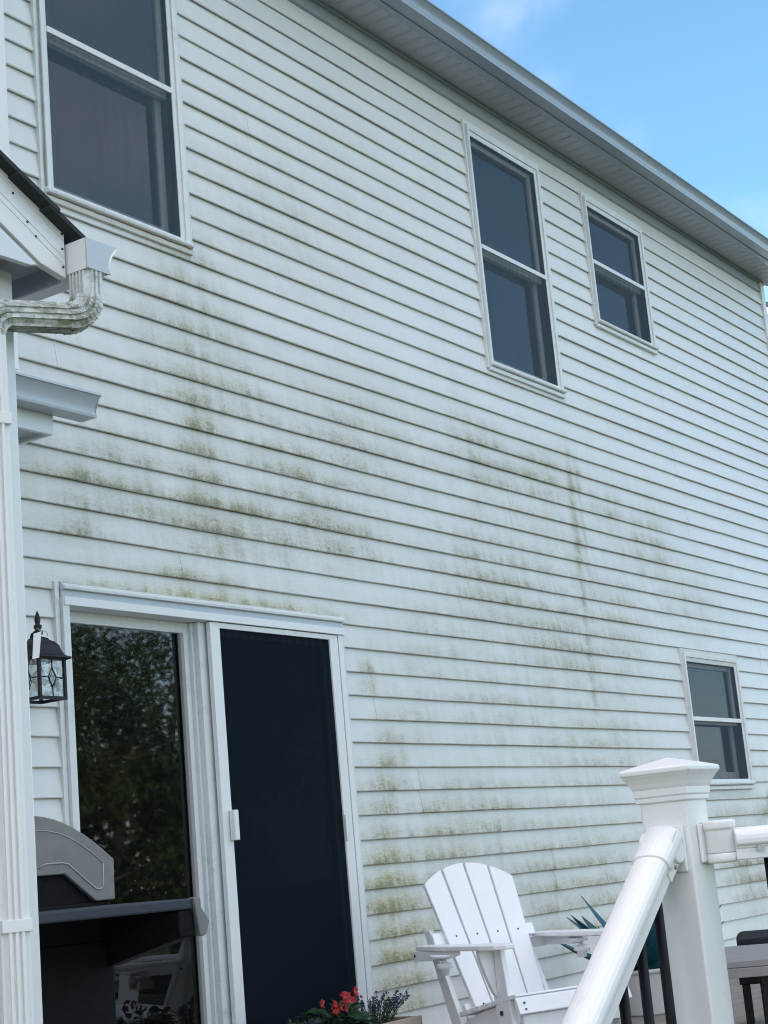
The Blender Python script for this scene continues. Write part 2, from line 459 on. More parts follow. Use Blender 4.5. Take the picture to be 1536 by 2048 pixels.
def clear_mat():
    t = NT('seeded_lantern_glass')
    tr = t.node('ShaderNodeBsdfTransparent'); tr.inputs[0].default_value = (0.86, 0.89, 0.88, 1)
    gl = t.node('ShaderNodeBsdfGlossy'); gl.inputs['Roughness'].default_value = 0.12
    nm = t.bump(t.noise(t.obj(), 45, 3.0), 0.6, 0.01); t.l.new(nm, gl.inputs['Normal'])
    mx = t.node('ShaderNodeMixShader')
    t.l.new(t.ramp(t.noise(t.obj(), 40, 3.0), 0.4, 0.65, 0.10, 0.45), mx.inputs[0])
    t.l.new(tr.outputs[0], mx.inputs[1]); t.l.new(gl.outputs[0], mx.inputs[2])
    return t.done(mx.outputs[0])
M_CLEAR = clear_mat()
def screen_mat(name, col, cover, ripple=0.05):
    t = NT(name)
    tr = t.node('ShaderNodeBsdfTransparent')
    df = t.node('ShaderNodeBsdfDiffuse'); df.inputs[0].default_value = (*col, 1)
    mx = t.node('ShaderNodeMixShader')
    p = t.obj()
    n = t.noise(p, 2.5, 4.0)
    w = t.node('ShaderNodeTexWave'); w.bands_direction = 'X'
    w.inputs['Scale'].default_value = 5.0; w.inputs['Distortion'].default_value = 16.0
    w.inputs['Detail'].default_value = 1.5; w.inputs['Detail Scale'].default_value = 0.45
    t.l.new(t.scale(p, (1.0, 1.0, 0.55)), w.inputs['Vector'])
    cv = t.math('ADD', t.ramp(n, 0.3, 0.7, cover-ripple*.6, cover+ripple*.6), t.math('MULTIPLY', t.math('SUBTRACT', w.outputs['Fac'], 0.5), ripple*1.6))
    t.l.new(cv, mx.inputs[0])
    t.l.new(tr.outputs[0], mx.inputs[1]); t.l.new(df.outputs[0], mx.inputs[2])
    return t.done(mx.outputs[0])
M_SCREEN = screen_mat('insect_screen_grey', (0.088, 0.118, 0.150), 0.53, 0.045)
M_DSCREEN = screen_mat('insect_screen_black', (0.010, 0.015, 0.021), 0.90, 0.02)

def ground_mat():
    t = NT('lawn'); p = t.pos()
    n = t.noise(p, 0.7, 6.0); n2 = t.noise(p, 35.0, 5.0)
    c = t.mix(n, (0.035, 0.062, 0.020), (0.062, 0.085, 0.030))
    c = t.mix(t.ramp(n2, 0.35, 0.7, 0, 0.5), c, (0.03, 0.055, 0.015))
    return t.done(t.pbr(c, 0.9, 0, 0.2, t.bump(n2, 0.6, 0.03)))
M_LAWN = ground_mat()

def rail_mat():
    t = NT('railing_vinyl'); p = t.obj()
    c = t.mix(t.noise(p, 3.5, 4.0), (0.785, 0.775, 0.760), (0.815, 0.808, 0.795))
    d = t.math('MULTIPLY', t.ramp(t.noise(p, 7.0, 6.0, 0.7), 0.54, 0.74), t.ramp(t.noise(p, 60.0, 5.0, 0.7), 0.40, 0.66))
    c = t.mix(t.math('MULTIPLY', d, 0.42), c, (0.34, 0.35, 0.25))
    fl = t.ramp(t.noise(p, 95.0, 2.0), 0.755, 0.785)
    c = t.mix(t.math('MULTIPLY', fl, 0.5), c, (0.10, 0.10, 0.09))
    return t.done(t.pbr(c, 0.34, 0.0, 0.5, t.bump(t.noise(p, 130.0, 3.0), 0.04, 0.001)))
M_RAIL.name = 'white_porch_vinyl'
M_POSTV = rail_mat()
def porch_ds_mat():
    t = NT('downspout_algae'); p = t.obj()
    c = t.mix(t.noise(p, 9, 5.0), (0.60, 0.62, 0.60), (0.72, 0.74, 0.73))
    a = t.noise(p, 11, 6.0, 0.7); b = t.noise(t.scale(p, (1, 1, 4)), 34, 5.0, 0.7)
    f = t.math('MULTIPLY', t.ramp(a, 0.42, 0.58), t.ramp(b, 0.34, 0.56))
    c = t.mix(t.math('MULTIPLY', f, 0.85), c, (0.16, 0.18, 0.085))
    g = t.ramp(t.noise(p, 24, 5.0, 0.7), 0.55, 0.75)
    c = t.mix(t.math('MULTIPLY', g, 0.5), c, (0.22, 0.17, 0.12))
    return t.done(t.pbr(c, 0.36, 0.0, 0.5))
M_DSALG = porch_ds_mat()

# ------------------------------------------------------------------ ground
GZ = -0.65
g = MB()
N = 24
gv, gf = [], []
for i in range(N+1):
    for j in range(N+1):
        x = -300 + 600*i/N; y = -300 + 600*j/N
        gv.append((x, y, GZ))
for i in range(N):
    for j in range(N):
        a = i*(N+1)+j
        gf.append((a, a+N+1, a+N+2, a+1))
g.add(gv, gf)
tag(g.build('ground', M_LAWN), 'green lawn around the house', None, None, 'structure')

# ------------------------------------------------------------------ house
HOUSE = tag(empty('house', (2.0, 2.0, GZ)), 'large white vinyl-sided house wall streaked with green mildew, filling the picture', 'house')
WX0, WX1 = -3.6, 7.30
OPEN = {  # name: x0,x1,z0,z1
    'left': (-2.070, -1.030, 4.060, 5.830), 'mid': (1.880, 2.930, 4.060, 5.830),
    'small': (3.580, 4.640, 4.750, 5.830), 'low': (4.345, 5.440, 1.313, 2.370),
    'door': (-2.105, 0.0, 0.03, 2.285)}
# sheathing behind the siding, in one piece with openings
xs = sorted({WX0, WX1 - .01} | {v for o in OPEN.values() for v in (o[0]+.02, o[1]-.02)})
zs = sorted({0.06, 6.03} | {v for o in OPEN.values() for v in (o[2]+.02, o[3]-.02)})
sh = MB()
for i in range(len(xs)-1):
    for j in range(len(zs)-1):
        cx, cz = (xs[i]+xs[i+1])/2, (zs[j]+zs[j+1])/2
        if any(o[0] < cx < o[1] and o[2] < cz < o[3] for o in OPEN.values()): continue
        sh.box(xs[i], xs[i+1], 0.032, 0.20, zs[j], zs[j+1])
sh.build('sheathing', M_INTER, HOUSE)
body = MB()
body.box(WX0, WX1-.02, 8.8, 9.0, GZ, 6.03).box(WX1-.2, WX1-.02, 0.2, 8.8, GZ, 6.03).box(WX0, WX0+.2, .2, 8.8, GZ, 6.03)
body.box(WX0+.2, WX1-.2, .2, 8.8, 5.95, 6.03).box(WX0+.2, WX1-.2, .2, 8.8, 2.85, 3.05).box(WX0+.2, WX1-.2, .2, 8.8, 0.0, .12)
body.box(-16, WX0-.001, .0, 9.0, GZ, 6.03)  # unseen leftward extension, added to keep the sun off the deck and railing
body.build('outer_shell', M_WHITE, HOUSE)
MB().box(WX0, WX1-.01, 0.03, 0.25, GZ-.2, 0.085).build('foundation_wall', M_CONC, HOUSE)

def wv(i, x):      # small vertical and in-out waviness of a course
    a = mnoise.noise(Vector((x*0.55, i*3.71, 1.3)))*0.0038 + mnoise.noise(Vector((x*2.3, i*1.9, 7.7)))*0.0018
    b = mnoise.noise(Vector((x*0.8, i*2.3, 4.1)))*0.0034
    return a, b
BD = 0.0225        # depth from the butt edge to the course below
def mildew(x, z):
    xw = x + mnoise.noise(Vector((x*2.2, z*2.2, 3.0)))*.20
    zw = z + mnoise.noise(Vector((x*3.7, z*3.7, 9.0)))*.10
    M = Y = 0.0
    for bx, bz_, sx_, sz_, am, ye in BLOBS:
        g_ = am*math.exp(-.62*(((xw-bx)/sx_)**2 + (((zw if sz_ > .09 else z)-bz_)/sz_)**2))
        M = max(M, g_); Y = max(Y, g_*ye)
    S_ = 0.0
    xr = x + mnoise.noise(Vector((x*4, z*2.1, 6.0)))*.07
    for rx, zt, zb_, hw, am in RUNS:
        q = abs(xr-rx)/hw
        if q < 2.5 and zb_-.2 < z < zt+.1:
            e_ = min(1, max(0, (zt+.06-z)/.12))*min(1, max(0, (z-zb_+.15)/.35))
            S_ = max(S_, am*math.exp(-q*q)*e_)
    return M, Y, S_
def profile(zb, lo, hi):
    """closed board section clipped to lo..hi above zb; the butt has an open hem behind it"""
    full = [(BD, 0.011), (0.010, 0.011), (0.010, 0.0), (0.0022, 0.0), (0.0, 0.0035), (.0085, .06)]
    yat = lambda h: (h-0.0035)/(E_+0.004-0.0035)*0.0180
    full[-1] = (yat(.06), .06)
    if lo <= 0.0035: pts = full[:] if hi > .07 else full[:-1]
    else: pts = [(BD+.002, lo), (yat(lo), lo)]
    if hi >= E_: pts += [(0.0180, E_+0.004), (BD, E_+0.020)]
    else: pts += [(yat(hi), hi), (BD+.002, hi)]
    return pts
def board(i, x0, x1, lo, hi, dy, zbase=ZL, parent=None):
    zb = zbase - i*E_
    pr = profile(zb, lo, hi)
    n = max(1, int((x1-x0)/0.075))
    mb = MB(); att = []
    P = len(pr)
    for k in range(n+1):
        x = x0 + (x1-x0)*k/n
        a, b = wv(i, x); a2, _ = wv(i-1, x)
        for (y, h) in pr:
            top = h > E_*0.98
            z = zb + h + (a2 if top else a)
            mb.v.append((x, y + dy + (b if not top and y < .012 else 0), z))
            att.append(mildew(x, z))
    for k in range(n):
        for q in range(P):
            r = (q+1) % P
            mb.f.append([k*P+q, k*P+r, (k+1)*P+r, (k+1)*P+q]); mb.sm.append(False)
    mb.f.append(list(range(P))[::-1]); mb.sm.append(False)
    mb.f.append([n*P+q for q in range(P)]); mb.sm.append(False)
    o = mb.build('siding_board', M_SIDE, parent or HOUSE)
    ca = o.data.attributes.new('mildew', 'FLOAT_COLOR', 'POINT')
    ca.data.foreach_set('color', [c for m_, y_, r_ in att for c in (m_, y_, r_, 1)])
    return o
rng = random.Random(21)
for i in range(17, -29, -1):
    zb = ZL - i*E_
    # seams: two neighbouring courses are one panel and share their seams
    pair = (i+1)//2
    prng = random.Random(pair*13+5)
    seams = []
    s = WX0 + prng.uniform(0.6, 3.4)
    while s < WX1-0.4:
        seams.append(s); s += 3.66 + prng.uniform(-.5, .1)
    for a, b, o in [(None, None, None)]:
        pass
    cuts = []
    for o in OPEN.values():
        if o[3] > zb+.001 and o[2] < zb+E_-.001:
            cuts.append((o[0], o[1], max(0, o[2]-zb), min(E_, o[3]-zb)))
    cuts.sort()
    ranges = []; x = WX0
    for c in cuts:
        ranges.append((x, c[0], 0.0, E_+.02))
        if c[2] > 0.004: ranges.append((c[0], c[1], 0.0, c[2]))
        if c[3] < E_-.004: ranges.append((c[0], c[1], c[3], E_+.02))
        x = c[1]
    ranges.append((x, WX1-.055, 0.0, E_+.02))
    for (a, b, lo, hi) in ranges:
        if b - a < .01: continue
        ss = [q for q in seams if a+.15 < q < b-.15]
        e = [a] + ss + [b]
        for k in range(len(e)-1):
            dy = -0.0016 if (k + pair) % 2 else 0.0
            if lo > 0: dy = 0.0
            board(i, e[k], e[k+1] - (0.0001 if k < len(e)-2 else 0), lo, hi, dy)

# corner board, frieze, soffit, fascia, gutter, roof
MB().box(WX1-.055, WX1+.03, -0.012, 0.05, .09, 6.035).box(WX1-.02, WX1+.03, .05, .12, .09, 6.035).build('corner_board', M_WHITE, HOUSE, .004)
FZ = ZL + 29*E_
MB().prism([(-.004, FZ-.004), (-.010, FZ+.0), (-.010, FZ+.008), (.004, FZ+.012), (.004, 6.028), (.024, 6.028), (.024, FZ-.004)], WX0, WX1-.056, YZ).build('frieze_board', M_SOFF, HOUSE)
SOF = empty('soffit', (2.0, -.15, 6.04), 0, HOUSE)
def soffit_mat():
    t = NT('perforated_soffit'); p = t.obj()
    sc = t.scale(p, (1/0.0062, 1/0.0062, 0))
    fr = t.node('ShaderNodeVectorMath', operation='FRACTION'); t.l.new(sc, fr.inputs[0])
    sb = t.node('ShaderNodeVectorMath', operation='SUBTRACT'); t.l.new(fr.outputs[0], sb.inputs[0]); sb.inputs[1].default_value = (.5, .5, 0)
    ln = t.node('ShaderNodeVectorMath', operation='LENGTH'); t.l.new(sb.outputs[0], ln.inputs[0])
    hole = t.ramp(ln.outputs['Value'], 0.24, 0.34, 1.0, 0.0)
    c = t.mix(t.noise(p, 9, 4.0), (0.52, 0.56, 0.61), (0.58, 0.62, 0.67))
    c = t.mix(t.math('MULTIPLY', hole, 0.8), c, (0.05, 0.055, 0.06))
    return t.done(t.pbr(c, 0.5, 0, 0.4))
M_PERF = soffit_mat()
pan = MB()
W_ = 0.1175
for k in range(1):
    pan.add([(0.008,-.262,0),(W_-.012,-.262,0),(W_-.012,.0,0),(0.008,.0,0)], [(0,1,2,3)])
    pan.box(W_-.012, W_-.001, -.262, .0, -.0025, .001)
    pan.box(-.001, .008, -.262, 0, .0035, .006)
    pan.add([(0.008,-.262,0),(0.008,0,0),(0.006,0,.004),(0.006,-.262,.004)], [(0,1,2,3)])
pm = pan.mesh('soffit_panel', M_PERF)
k = 0
x = WX0
while x < WX1 + .1:
    o = bpy.data.objects.new('soffit_panel', pm); COL.objects.link(o)
    o.parent = SOF; o.matrix_parent_inverse = wmat(SOF).inverted(); o.location = (x, 0, 6.04); WM[o.name] = Matrix.Translation((x, 0, 6.04))
    x += W_
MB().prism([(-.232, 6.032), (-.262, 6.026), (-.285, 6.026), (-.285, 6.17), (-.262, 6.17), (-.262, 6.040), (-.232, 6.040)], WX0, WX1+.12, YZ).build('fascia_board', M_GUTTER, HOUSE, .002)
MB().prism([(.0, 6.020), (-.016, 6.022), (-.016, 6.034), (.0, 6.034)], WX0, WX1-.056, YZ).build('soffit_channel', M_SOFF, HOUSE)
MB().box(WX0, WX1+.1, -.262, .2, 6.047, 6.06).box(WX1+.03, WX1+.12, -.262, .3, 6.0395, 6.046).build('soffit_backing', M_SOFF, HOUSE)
def k_profile(w=.125, h=.098, bw=.088):
    """gutter profile (out, up): front ogee, thin wall"""
    out = [(0, h), (0, 0), (bw, 0), (bw+.003, .010), (bw-.004, .022)]
    for q in range(1, 9):
        u = q/8
        out.append((bw-.004 + (w-.006-(bw-.004))*(u**1.9), .022 + (h-.034)*u))
    out += [(w-.003, h-.012), (w+.001, h-.010), (w+.001, h), (w-.012, h), (w-.012, h-.004)]
    inn = [(w-.004, h-.004), (w-.004, h-.008)]
    ins = [(max(.002, p[0]-.002), p[1]+.002) for p in out[2:13]][::-1]
    return out + ins + [(.002, .002), (.002, h)]
KP = k_profile()
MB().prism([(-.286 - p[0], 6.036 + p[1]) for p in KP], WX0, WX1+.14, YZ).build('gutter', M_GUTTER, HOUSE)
rf = MB()
rf.prism([(-.36, 6.150), (4.5, 8.58), (9.36, 6.15), (9.36, 6.12), (4.5, 8.55), (-.36, 6.12)], -16.2, WX1+.2, YZ)  # carried left over the added extension so its shade reaches the railing
rf.build('roof', M_SHINGLE, HOUSE)
MB().prism([(.0, 6.035), (4.5, 8.52), (9.0, 6.035)], WX1-.2, WX1-.02, YZ).prism([(.0, 6.035), (4.5, 8.52), (9.0, 6.035)], WX0, WX0+.15, YZ).build('gable_wall', M_WHITE, HOUSE)

# ------------------------------------------------------------------ windows
def window(name, x0, x1, z0, z1, zm, label, sillbits=False):
    W = empty('window', ((x0+x1)/2, 0.0, z0), 0, HOUSE); W['label'] = label
    j = .030
    MB().ring(x0, x1, z0+.012, z1, j, j, .028, j, -.010, .03, .006).build('casing', M_FRAME, W, .002)
    MB().ring(x0+j, x1-j, z0+.040, z1-j, .028, .028, .012, .034, -.024, .06, .004).build('frame', M_FRAME, W, .0025)
    MB().ring(x0+.056, x1-.056, z0+.052, z1-.064, .026, .026, .022, .032, -.012, .10, .006).build('inner_frame', M_FRAME, W, .002)
    # sill with drip nose, a strip of peeling paint beneath it
    MB().prism([(-.034, z0+.030), (-.038, z0+.040), (-.020, z0+.058), (.03, z0+.060), (.03, z0+.028), (-.028, z0+.028)], x0+.022, x1-.018, YZ).build('sill', M_FRAME, W, .002)
    MB().box(x0+.012, x1-.006, -.017, .02, z0-.004, z0+.024).build('sill_trim', M_CAULK if sillbits else M_FRAME, W, .003)
    if sillbits:
        for xx in (x0+.0295, x1-.0295):
            bd_ = MB(); pts_ = []
            for q in range(40):
                zz = z0+.05+(z1-z0-.09)*q/39
                pts_.append((xx + .004*mnoise.noise(Vector((xx*9, zz*7, 2))), -.0125, zz))
            bd_.tube(pts_, [.0035+.003*abs(mnoise.noise(Vector((3, q*.6, xx)))) for q in range(40)], 6)
            bd_.build('caulk_bead', M_BEAD, W)
        bd_ = MB()
        bd_.tube([(x0+.02+(x1-x0-.04)*q/44, -.0215+.003*mnoise.noise(Vector((q*.5, 1, 2))), z0+.0265+.004*mnoise.noise(Vector((q*.37, 4, 2)))) for q in range(45)], [.004+.005*abs(mnoise.noise(Vector((q*.45, 8, 2)))) for q in range(45)], 6)
        bd_.build('caulk_bead', M_BEAD, W)
    gx0, gx1, gz0, gz1 = x0+.082, x1-.082, z0+.074, z1-.096
    MB().ring(gx0-.012, gx1+.012, gz0-.012, gz1+.012, .012, .012, .012, .012, .0, .17).build('jamb_liner', M_JAMB, W)
    MB().ring(gx0, gx1, zm-.035, gz1, .034, .034, .045, .036, .030, .062).build('upper_sash', M_FRAME, W, .003)
    MB().box(gx0+.032, gx1-.032, .044, .048, zm+.008, gz1-.034).build('pane', M_GLASS, W)
    MB().ring(gx0, gx1, gz0, zm+.030, .040, .040, .060, .050, .072, .105).build('lower_sash', M_FRAME, W, .003)
    MB().box(gx0+.038, gx1-.038, .086, .090, gz0+.058, zm-.018).build('pane', M_GLASS, W)
    MB().add([(gx0+.001, -.0025, gz0+.001), (gx1-.001, -.0025, gz0+.001), (gx1-.001, -.0025, gz1-.001), (gx0+.001, -.0025, gz1-.001)], [(0, 1, 2, 3)]).build('insect_screen', M_SCREEN, W)
    MB().box(gx0, gx1, -.012, .004, zm-.016, zm+.016).build('screen_bar', M_FRAME, W, .003)
    # dim room behind
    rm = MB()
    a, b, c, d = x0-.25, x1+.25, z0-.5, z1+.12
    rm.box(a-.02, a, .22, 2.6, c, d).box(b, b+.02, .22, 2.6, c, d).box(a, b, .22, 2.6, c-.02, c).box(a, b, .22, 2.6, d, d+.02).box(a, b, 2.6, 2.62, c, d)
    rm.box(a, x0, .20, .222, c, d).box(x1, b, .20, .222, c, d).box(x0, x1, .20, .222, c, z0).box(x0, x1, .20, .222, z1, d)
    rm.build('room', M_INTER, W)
    MB().box(gx0-.02, gx1+.02, .19, .194, zm+.02, z1-.02).build('added_upper_backing', M_CURT_BACK, W)  # added backing that lightens the upper pane, leaving the lower one darker
    return W
window('left', *OPEN['left'], 4.935, 'large double-hung window with peeling sill above the porch roof, upper left', True)
window('mid', *OPEN['mid'], 4.936, 'tall double-hung window under the eave, beside the shorter one')
window('small', *OPEN['small'], 5.283, 'short double-hung window under the eave, right of the tall one')
window('low', *OPEN['low'], 1.842, 'small ground-floor window behind the railing post')

# ------------------------------------------------------------------ sliding door
dx0, dx1, dz0, dz1 = OPEN['door']
D = empty('sliding_door', ((dx0+dx1)/2, 0, dz0), 0, HOUSE); D['label'] = 'white sliding patio door with a tree-reflecting glass pane and a black insect screen'
MB().ring(dx0, dx1, dz0, dz1, .030, .026, .0, .004, -.010, .03, .004).build('casing', M_FRAME, D, .002)
MB().prism([(-.034, 2.250), (-.036, 2.262), (-.010, 2.281), (.03, 2.281), (.03, 2.250)], dx0+.035, dx1-.005, YZ).build('drip_cap', M_FRAME, D, .0015)
MB().box(dx0+.033, dx1-.012, -.016, .06, 2.218, 2.250).build('head_flashing', M_GUT2, D, .002)
MB().box(dx0+.036, dx1-.012, -.030, .14, 2.180, 2.217).build('head_track', M_WHITE, D, .002)
MB().box(dx0+.031, dx0+.070, -.024, .14, dz0, 2.217).build('jamb', M_FRAME, D, .002)
MB().box(dx1-.068, dx1-.027, -.022, .14, dz0, 2.179).build('jamb', M_WHITE, D, .002)
MB().box(dx0+.031, dx1-.027, -.05, .16, dz0-.02, dz0+.045).build('threshold', M_ALU, D, .003)
px0, px1 = dx0+.070, -1.105
MB().ring(px0, px1, dz0+.045, 2.180, .012, .105, .11, .052, .070, .110, .003).build('fixed_panel_frame', M_FRAME, D, .003)
MB().box(px0+.010, px1-.100, .088, .092, dz0+.15, 2.130).build('pane', M_DGLASS, D, label='glass pane reflecting dark green trees')
MB().box(px1-.128, px1-.104, .060, .080, dz0+.15, 2.128).build('glazing_gasket', M_JAMB, D, .003)
MB().box(px1-.060, px1-.040, .050, .072, dz0+.05, 2.178).box(px1-.030, px1-.008, .040, .072, dz0+.05, 2.178).build('interlock', M_FRAME, D, .002)
MB().ring(-1.15, dx1-.068, dz0+.045, 2.179, .085, .085, .11, .06, .018, .050, .003).build('sliding_panel_frame', M_FRAME, D, .003)
MB().box(-1.07, dx1-.148, .032, .036, dz0+.15, 2.122).build('pane', M_DGLASS, D)
MB().ring(-1.106, dx1-.074, dz0+.05, 2.176, .074, .066, .11, .026, -.020, .006, .003).build('screen_door_frame', M_WHITE, D, .003)
MB().add([(-1.034, -.0075, dz0+.155), (dx1-.138, -.0075, dz0+.155), (dx1-.138, -.0075, 2.152), (-1.034, -.0075, 2.152)], [(0, 1, 2, 3)]).build('insect_screen', M_DSCREEN, D, label='black insect screen of the sliding door')
MB().box(-1.060, -1.026, -.052, -.021, 1.145, 1.285).build('handle', M_WHITE, D, .004)
MB().box(-.150, -.136, -.034, -.021, 1.11, 1.24).build('latch', M_WHITE, D, .003)
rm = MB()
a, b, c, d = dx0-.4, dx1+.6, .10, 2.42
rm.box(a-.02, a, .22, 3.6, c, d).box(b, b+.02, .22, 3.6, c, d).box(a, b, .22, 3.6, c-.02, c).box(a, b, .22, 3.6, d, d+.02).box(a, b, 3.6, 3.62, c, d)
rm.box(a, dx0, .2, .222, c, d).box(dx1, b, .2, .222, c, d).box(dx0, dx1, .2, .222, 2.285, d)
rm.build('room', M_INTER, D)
cu = MB(); n = 16
cu.add([(-1.40+.30*k/n, .24+.022*math.sin(k*1.5), z) for k in range(n+1) for z in (.14, 2.2)], [(2*k, 2*k+2, 2*k+3, 2*k+1) for k in range(n)], True)
cu.build('curtain', M_CURT_BACK, D)

# ------------------------------------------------------------------ wing corner and pent roof on the far left
MB().box(-16, -2.54, -.165, -.002, 3.10, 6.03).build('wing_wall', M_WHITE, HOUSE)  # wing by the corner, plus an unseen stretch added to block the sun
for k in range(23):
    z = 3.10 + k*E_
    MB().prism([(-.166, z), (-.190, z), (-.168, z+E_+.004), (-.166, z+E_+.004)], -16, -2.531, YZ).build('siding_board', M_WHITE, HOUSE)
MB().box(-2.53, -2.438, -.20, .02, 3.115, 6.03).build('wing_corner_board', M_WHITE, HOUSE, .003)
PEN = empty('pent_roof', (-2.8, -.2, 2.85), 0, HOUSE); PEN['label'] = 'small eave with its own gutter behind the downspout, left edge'
MB().prism([(-.275-p[0], 2.918+p[1]) for p in KP], -3.6, -2.165, YZ).build('gutter', M_GUT2, PEN)
MB().prism([(-.277-p[0], 2.920+p[1]) for p in [(0,.096),(0,0),(.086,0),(.089,.012),(.086,.024),(.097,.05),(.108,.075),(.118,.094)]], -2.168, -2.166, YZ).build('gutter_end_cap', M_GUT2, PEN)
MB().box(-3.6, -2.33, -.274, -.25, 2.835, 3.0).box(-2.352, -2.33, -.25, .0, 2.835, 3.0).build('fascia', M_ALU, PEN, .002)
MB().box(-3.6, -2.352, -.25, .0, 2.852, 2.858).build('soffit', M_PERF, PEN)
MB().box(-2.47, -2.40, -.05, .0, 2.765, 2.834).build('frieze_block', M_ALU, PEN, .003)
MB().prism([(-.34, 3.022), (-.0, 3.10), (-.0, 3.116), (-.34, 3.036)], -3.6, -2.33, YZ).build('shingle', M_SHINGLE, PEN)
fl = MB()
for q in range(7):
    xx = -2.55 + q*.045
    fl.prism([(-.25, 3.07-.004*q), (-.20, 3.085-.003*q), (-.19, 3.108-.003*q + .005*math.sin(q*2.1)), (-.25, 3.095-.004*q+.006*math.cos(q*1.7))], xx, xx+.0445, YZ)
fl.build('flashing', M_ALU, PEN, .003)

# ------------------------------------------------------------------ porch, near left
PO = tag(empty('porch', (-4.0, -1.7, GZ)), 'near porch corner with white post, shingled gable edge and gutter, left edge', 'porch')
MB().box(-4.115, -3.955, -1.770, -1.62, GZ, 2.70).build('corner_post', M_RAIL, PO, .006)
MB().box(-6.55, -6.40, -1.770, -1.62, GZ, 2.70).build('corner_post', M_RAIL, PO, .006)
sl = math.tan(R(29.0))
YF = -1.895
# rake fascia: right end vertical, lower edge with a return
ex, ez = -3.868, 2.825       # top of the right end
def rk(x): return ez + (ex - x)*sl
MB().prism([(ex, ez), (ex, 2.668), (-3.965, 2.690), (-5.2, 2.690+(5.2-3.965)*sl), (-5.2, rk(-5.2))], YF, -1.87, XZ).build('rake_fascia', M_RAIL, PO, .0025)
MB().prism([(-3.972, 2.684), (-4.0, 2.676), (-6.5, 2.655), (-6.5, 2.74), (-5.2, 2.676+(5.2-3.972)*sl), ], YF+.004, -1.872, XZ).build('gable_panel', M_ALU, PO, .002)
for k, off in enumerate((.045, .095, .118)):
    MB().prism([(ex-.004, ez-off), (ex-.004, ez-off-.0018), (-5.2, rk(-5.2)-off-.0018), (-5.2, rk(-5.2)-off)], YF-.0016, YF+.002, XZ).build('fascia_crease', M_ALU, PO)
MB().prism([(ex+.030, ez-.030), (ex+.030, ez-.022), (-5.2, rk(-5.2)+.000), (-5.2, rk(-5.2)-.040), (ex, ez-.006)], YF-.030, YF-.001, XZ).build('rake_drip_edge', M_ALU, PO, .002)
scr = MB()
for (xx, zz) in [(-3.879, 2.80), (-3.879, 2.755), (-3.879, 2.70), (-4.01, 2.80), (-3.98, 2.765), (-4.06, 2.87)]:
    scr.tube([(xx, YF-.003, zz), (xx, YF+.002, zz)], .0035, 8)
scr.build('nails', M_SCREW, PO, kind='stuff')
# shingles, each course a thin stepped slab
SHR = empty('shingle_roof', (-4.5, -1.9, 2.9), 0, PO)
c_, s_ = math.cos(R(29.0)), math.sin(R(29.0))
for k in range(12):
    a = k*.13
    def sp(u, w): return (ex + .048 - u*c_ + w*s_, ez - .0605 + (u*s_) + w*c_)
    pts = [sp(a, .012), sp(a, .026), sp(a+.165, .018), sp(a+.165, .004)]
    jit = random.uniform(-.006, .006)
    MB().prism(pts, YF-.040+jit, 0.0, XZ).build('shingle_course', M_SHINGLE, SHR)
MB().prism([(-5.2, rk(-5.2)), (-6.6, rk(-5.2)-1.4*sl), (-6.6, rk(-5.2)-.04-1.4*sl), (-5.2, rk(-5.2)-.04)], YF-.04, 0, XZ).build('far_slope', M_SHINGLE, SHR)
MB().prism([(ex+.03, ez-.05), (-5.2, rk(-5.2)-.034), (-5.2, rk(-5.2)-.06), (ex+.03, ez-.075)], -1.869, 0, XZ).build('roof_deck', M_INTER, PO)
MB().box(ex-.004, ex+.006, -1.868, 0, 2.664, 2.80).build('eave_fascia', M_GUTTER, PO)
MB().box(-4.6, ex-.005, -1.868, 0, 2.720, 2.726).build('soffit', M_PERF, PO)
MB().box(-4.115, -3.955, -1.60, .0, 2.62, 2.72).build('porch_beam', M_RAIL, PO)
# gutter of the porch with a real end cap
GX, GZ0 = -3.862, 2.682
MB().prism([(GX+p[0], GZ0+p[1]*.93) for p in KP], -1.968, 0, XZ).build('gutter', M_RAIL, PO)
MB().prism([(GX+p[0], GZ0+p[1]*.93) for p in [(0,.098),(0,0),(.088,0),(.091,.010),(.084,.022),(.090,.04),(.100,.062),(.118,.086),(.126,.089),(.126,.098)]], -1.974, -1.969, XZ).build('gutter_end_cap', M_CAP, PO, .0012)
lip = MB()
lp = [(GX+p[0], -1.974, GZ0+p[1]*.93) for p in [(.088,0),(.091,.010),(.085,.022),(.090,.04),(.100,.062),(.118,.086),(.126,.092)]]
lip.tube(lp, .0035, 6)
lip.build('end_cap_crimp', M_RAIL, PO)
# downspout: ribbed rectangular tube swept through two elbows
def rib_profile(w, d):
    """closed rectangular section (w along A, d along B) with ribs pressed out of all four faces"""
    pts = []
    for (cx, cy, ux, uy, L_, n) in ((0, -d/2, 1, 0, w, 3), (w/2, 0, 0, 1, d, 5), (0, d/2, -1, 0, w, 3), (-w/2, 0, 0, -1, d, 5)):
        nx, ny = uy, -ux
        for k in range(n):
            a0 = -L_/2 + .006 + (L_-.012)*(k+.08)/n; a1 = -L_/2 + .006 + (L_-.012)*(k+.72)/n
            for t, h in ((a0, 0), (a0+.0014, .0070), (a1-.0014, .0070), (a1, 0)):
                pts.append((cx+ux*t+nx*h, cy+uy*t+ny*h))
    return pts
DS = empty('downspout', (-4.09, -1.80, GZ), 0, PO); DS['label'] = 'ribbed white downspout with algae-stained elbows'
p0 = Vector((-3.824, -1.928, 2.6815)); p1 = Vector((-3.827, -1.928, 2.548)); p2 = Vector((-4.092, -1.812, 2.529)); p3 = Vector((-4.092, -1.812, GZ+.15))
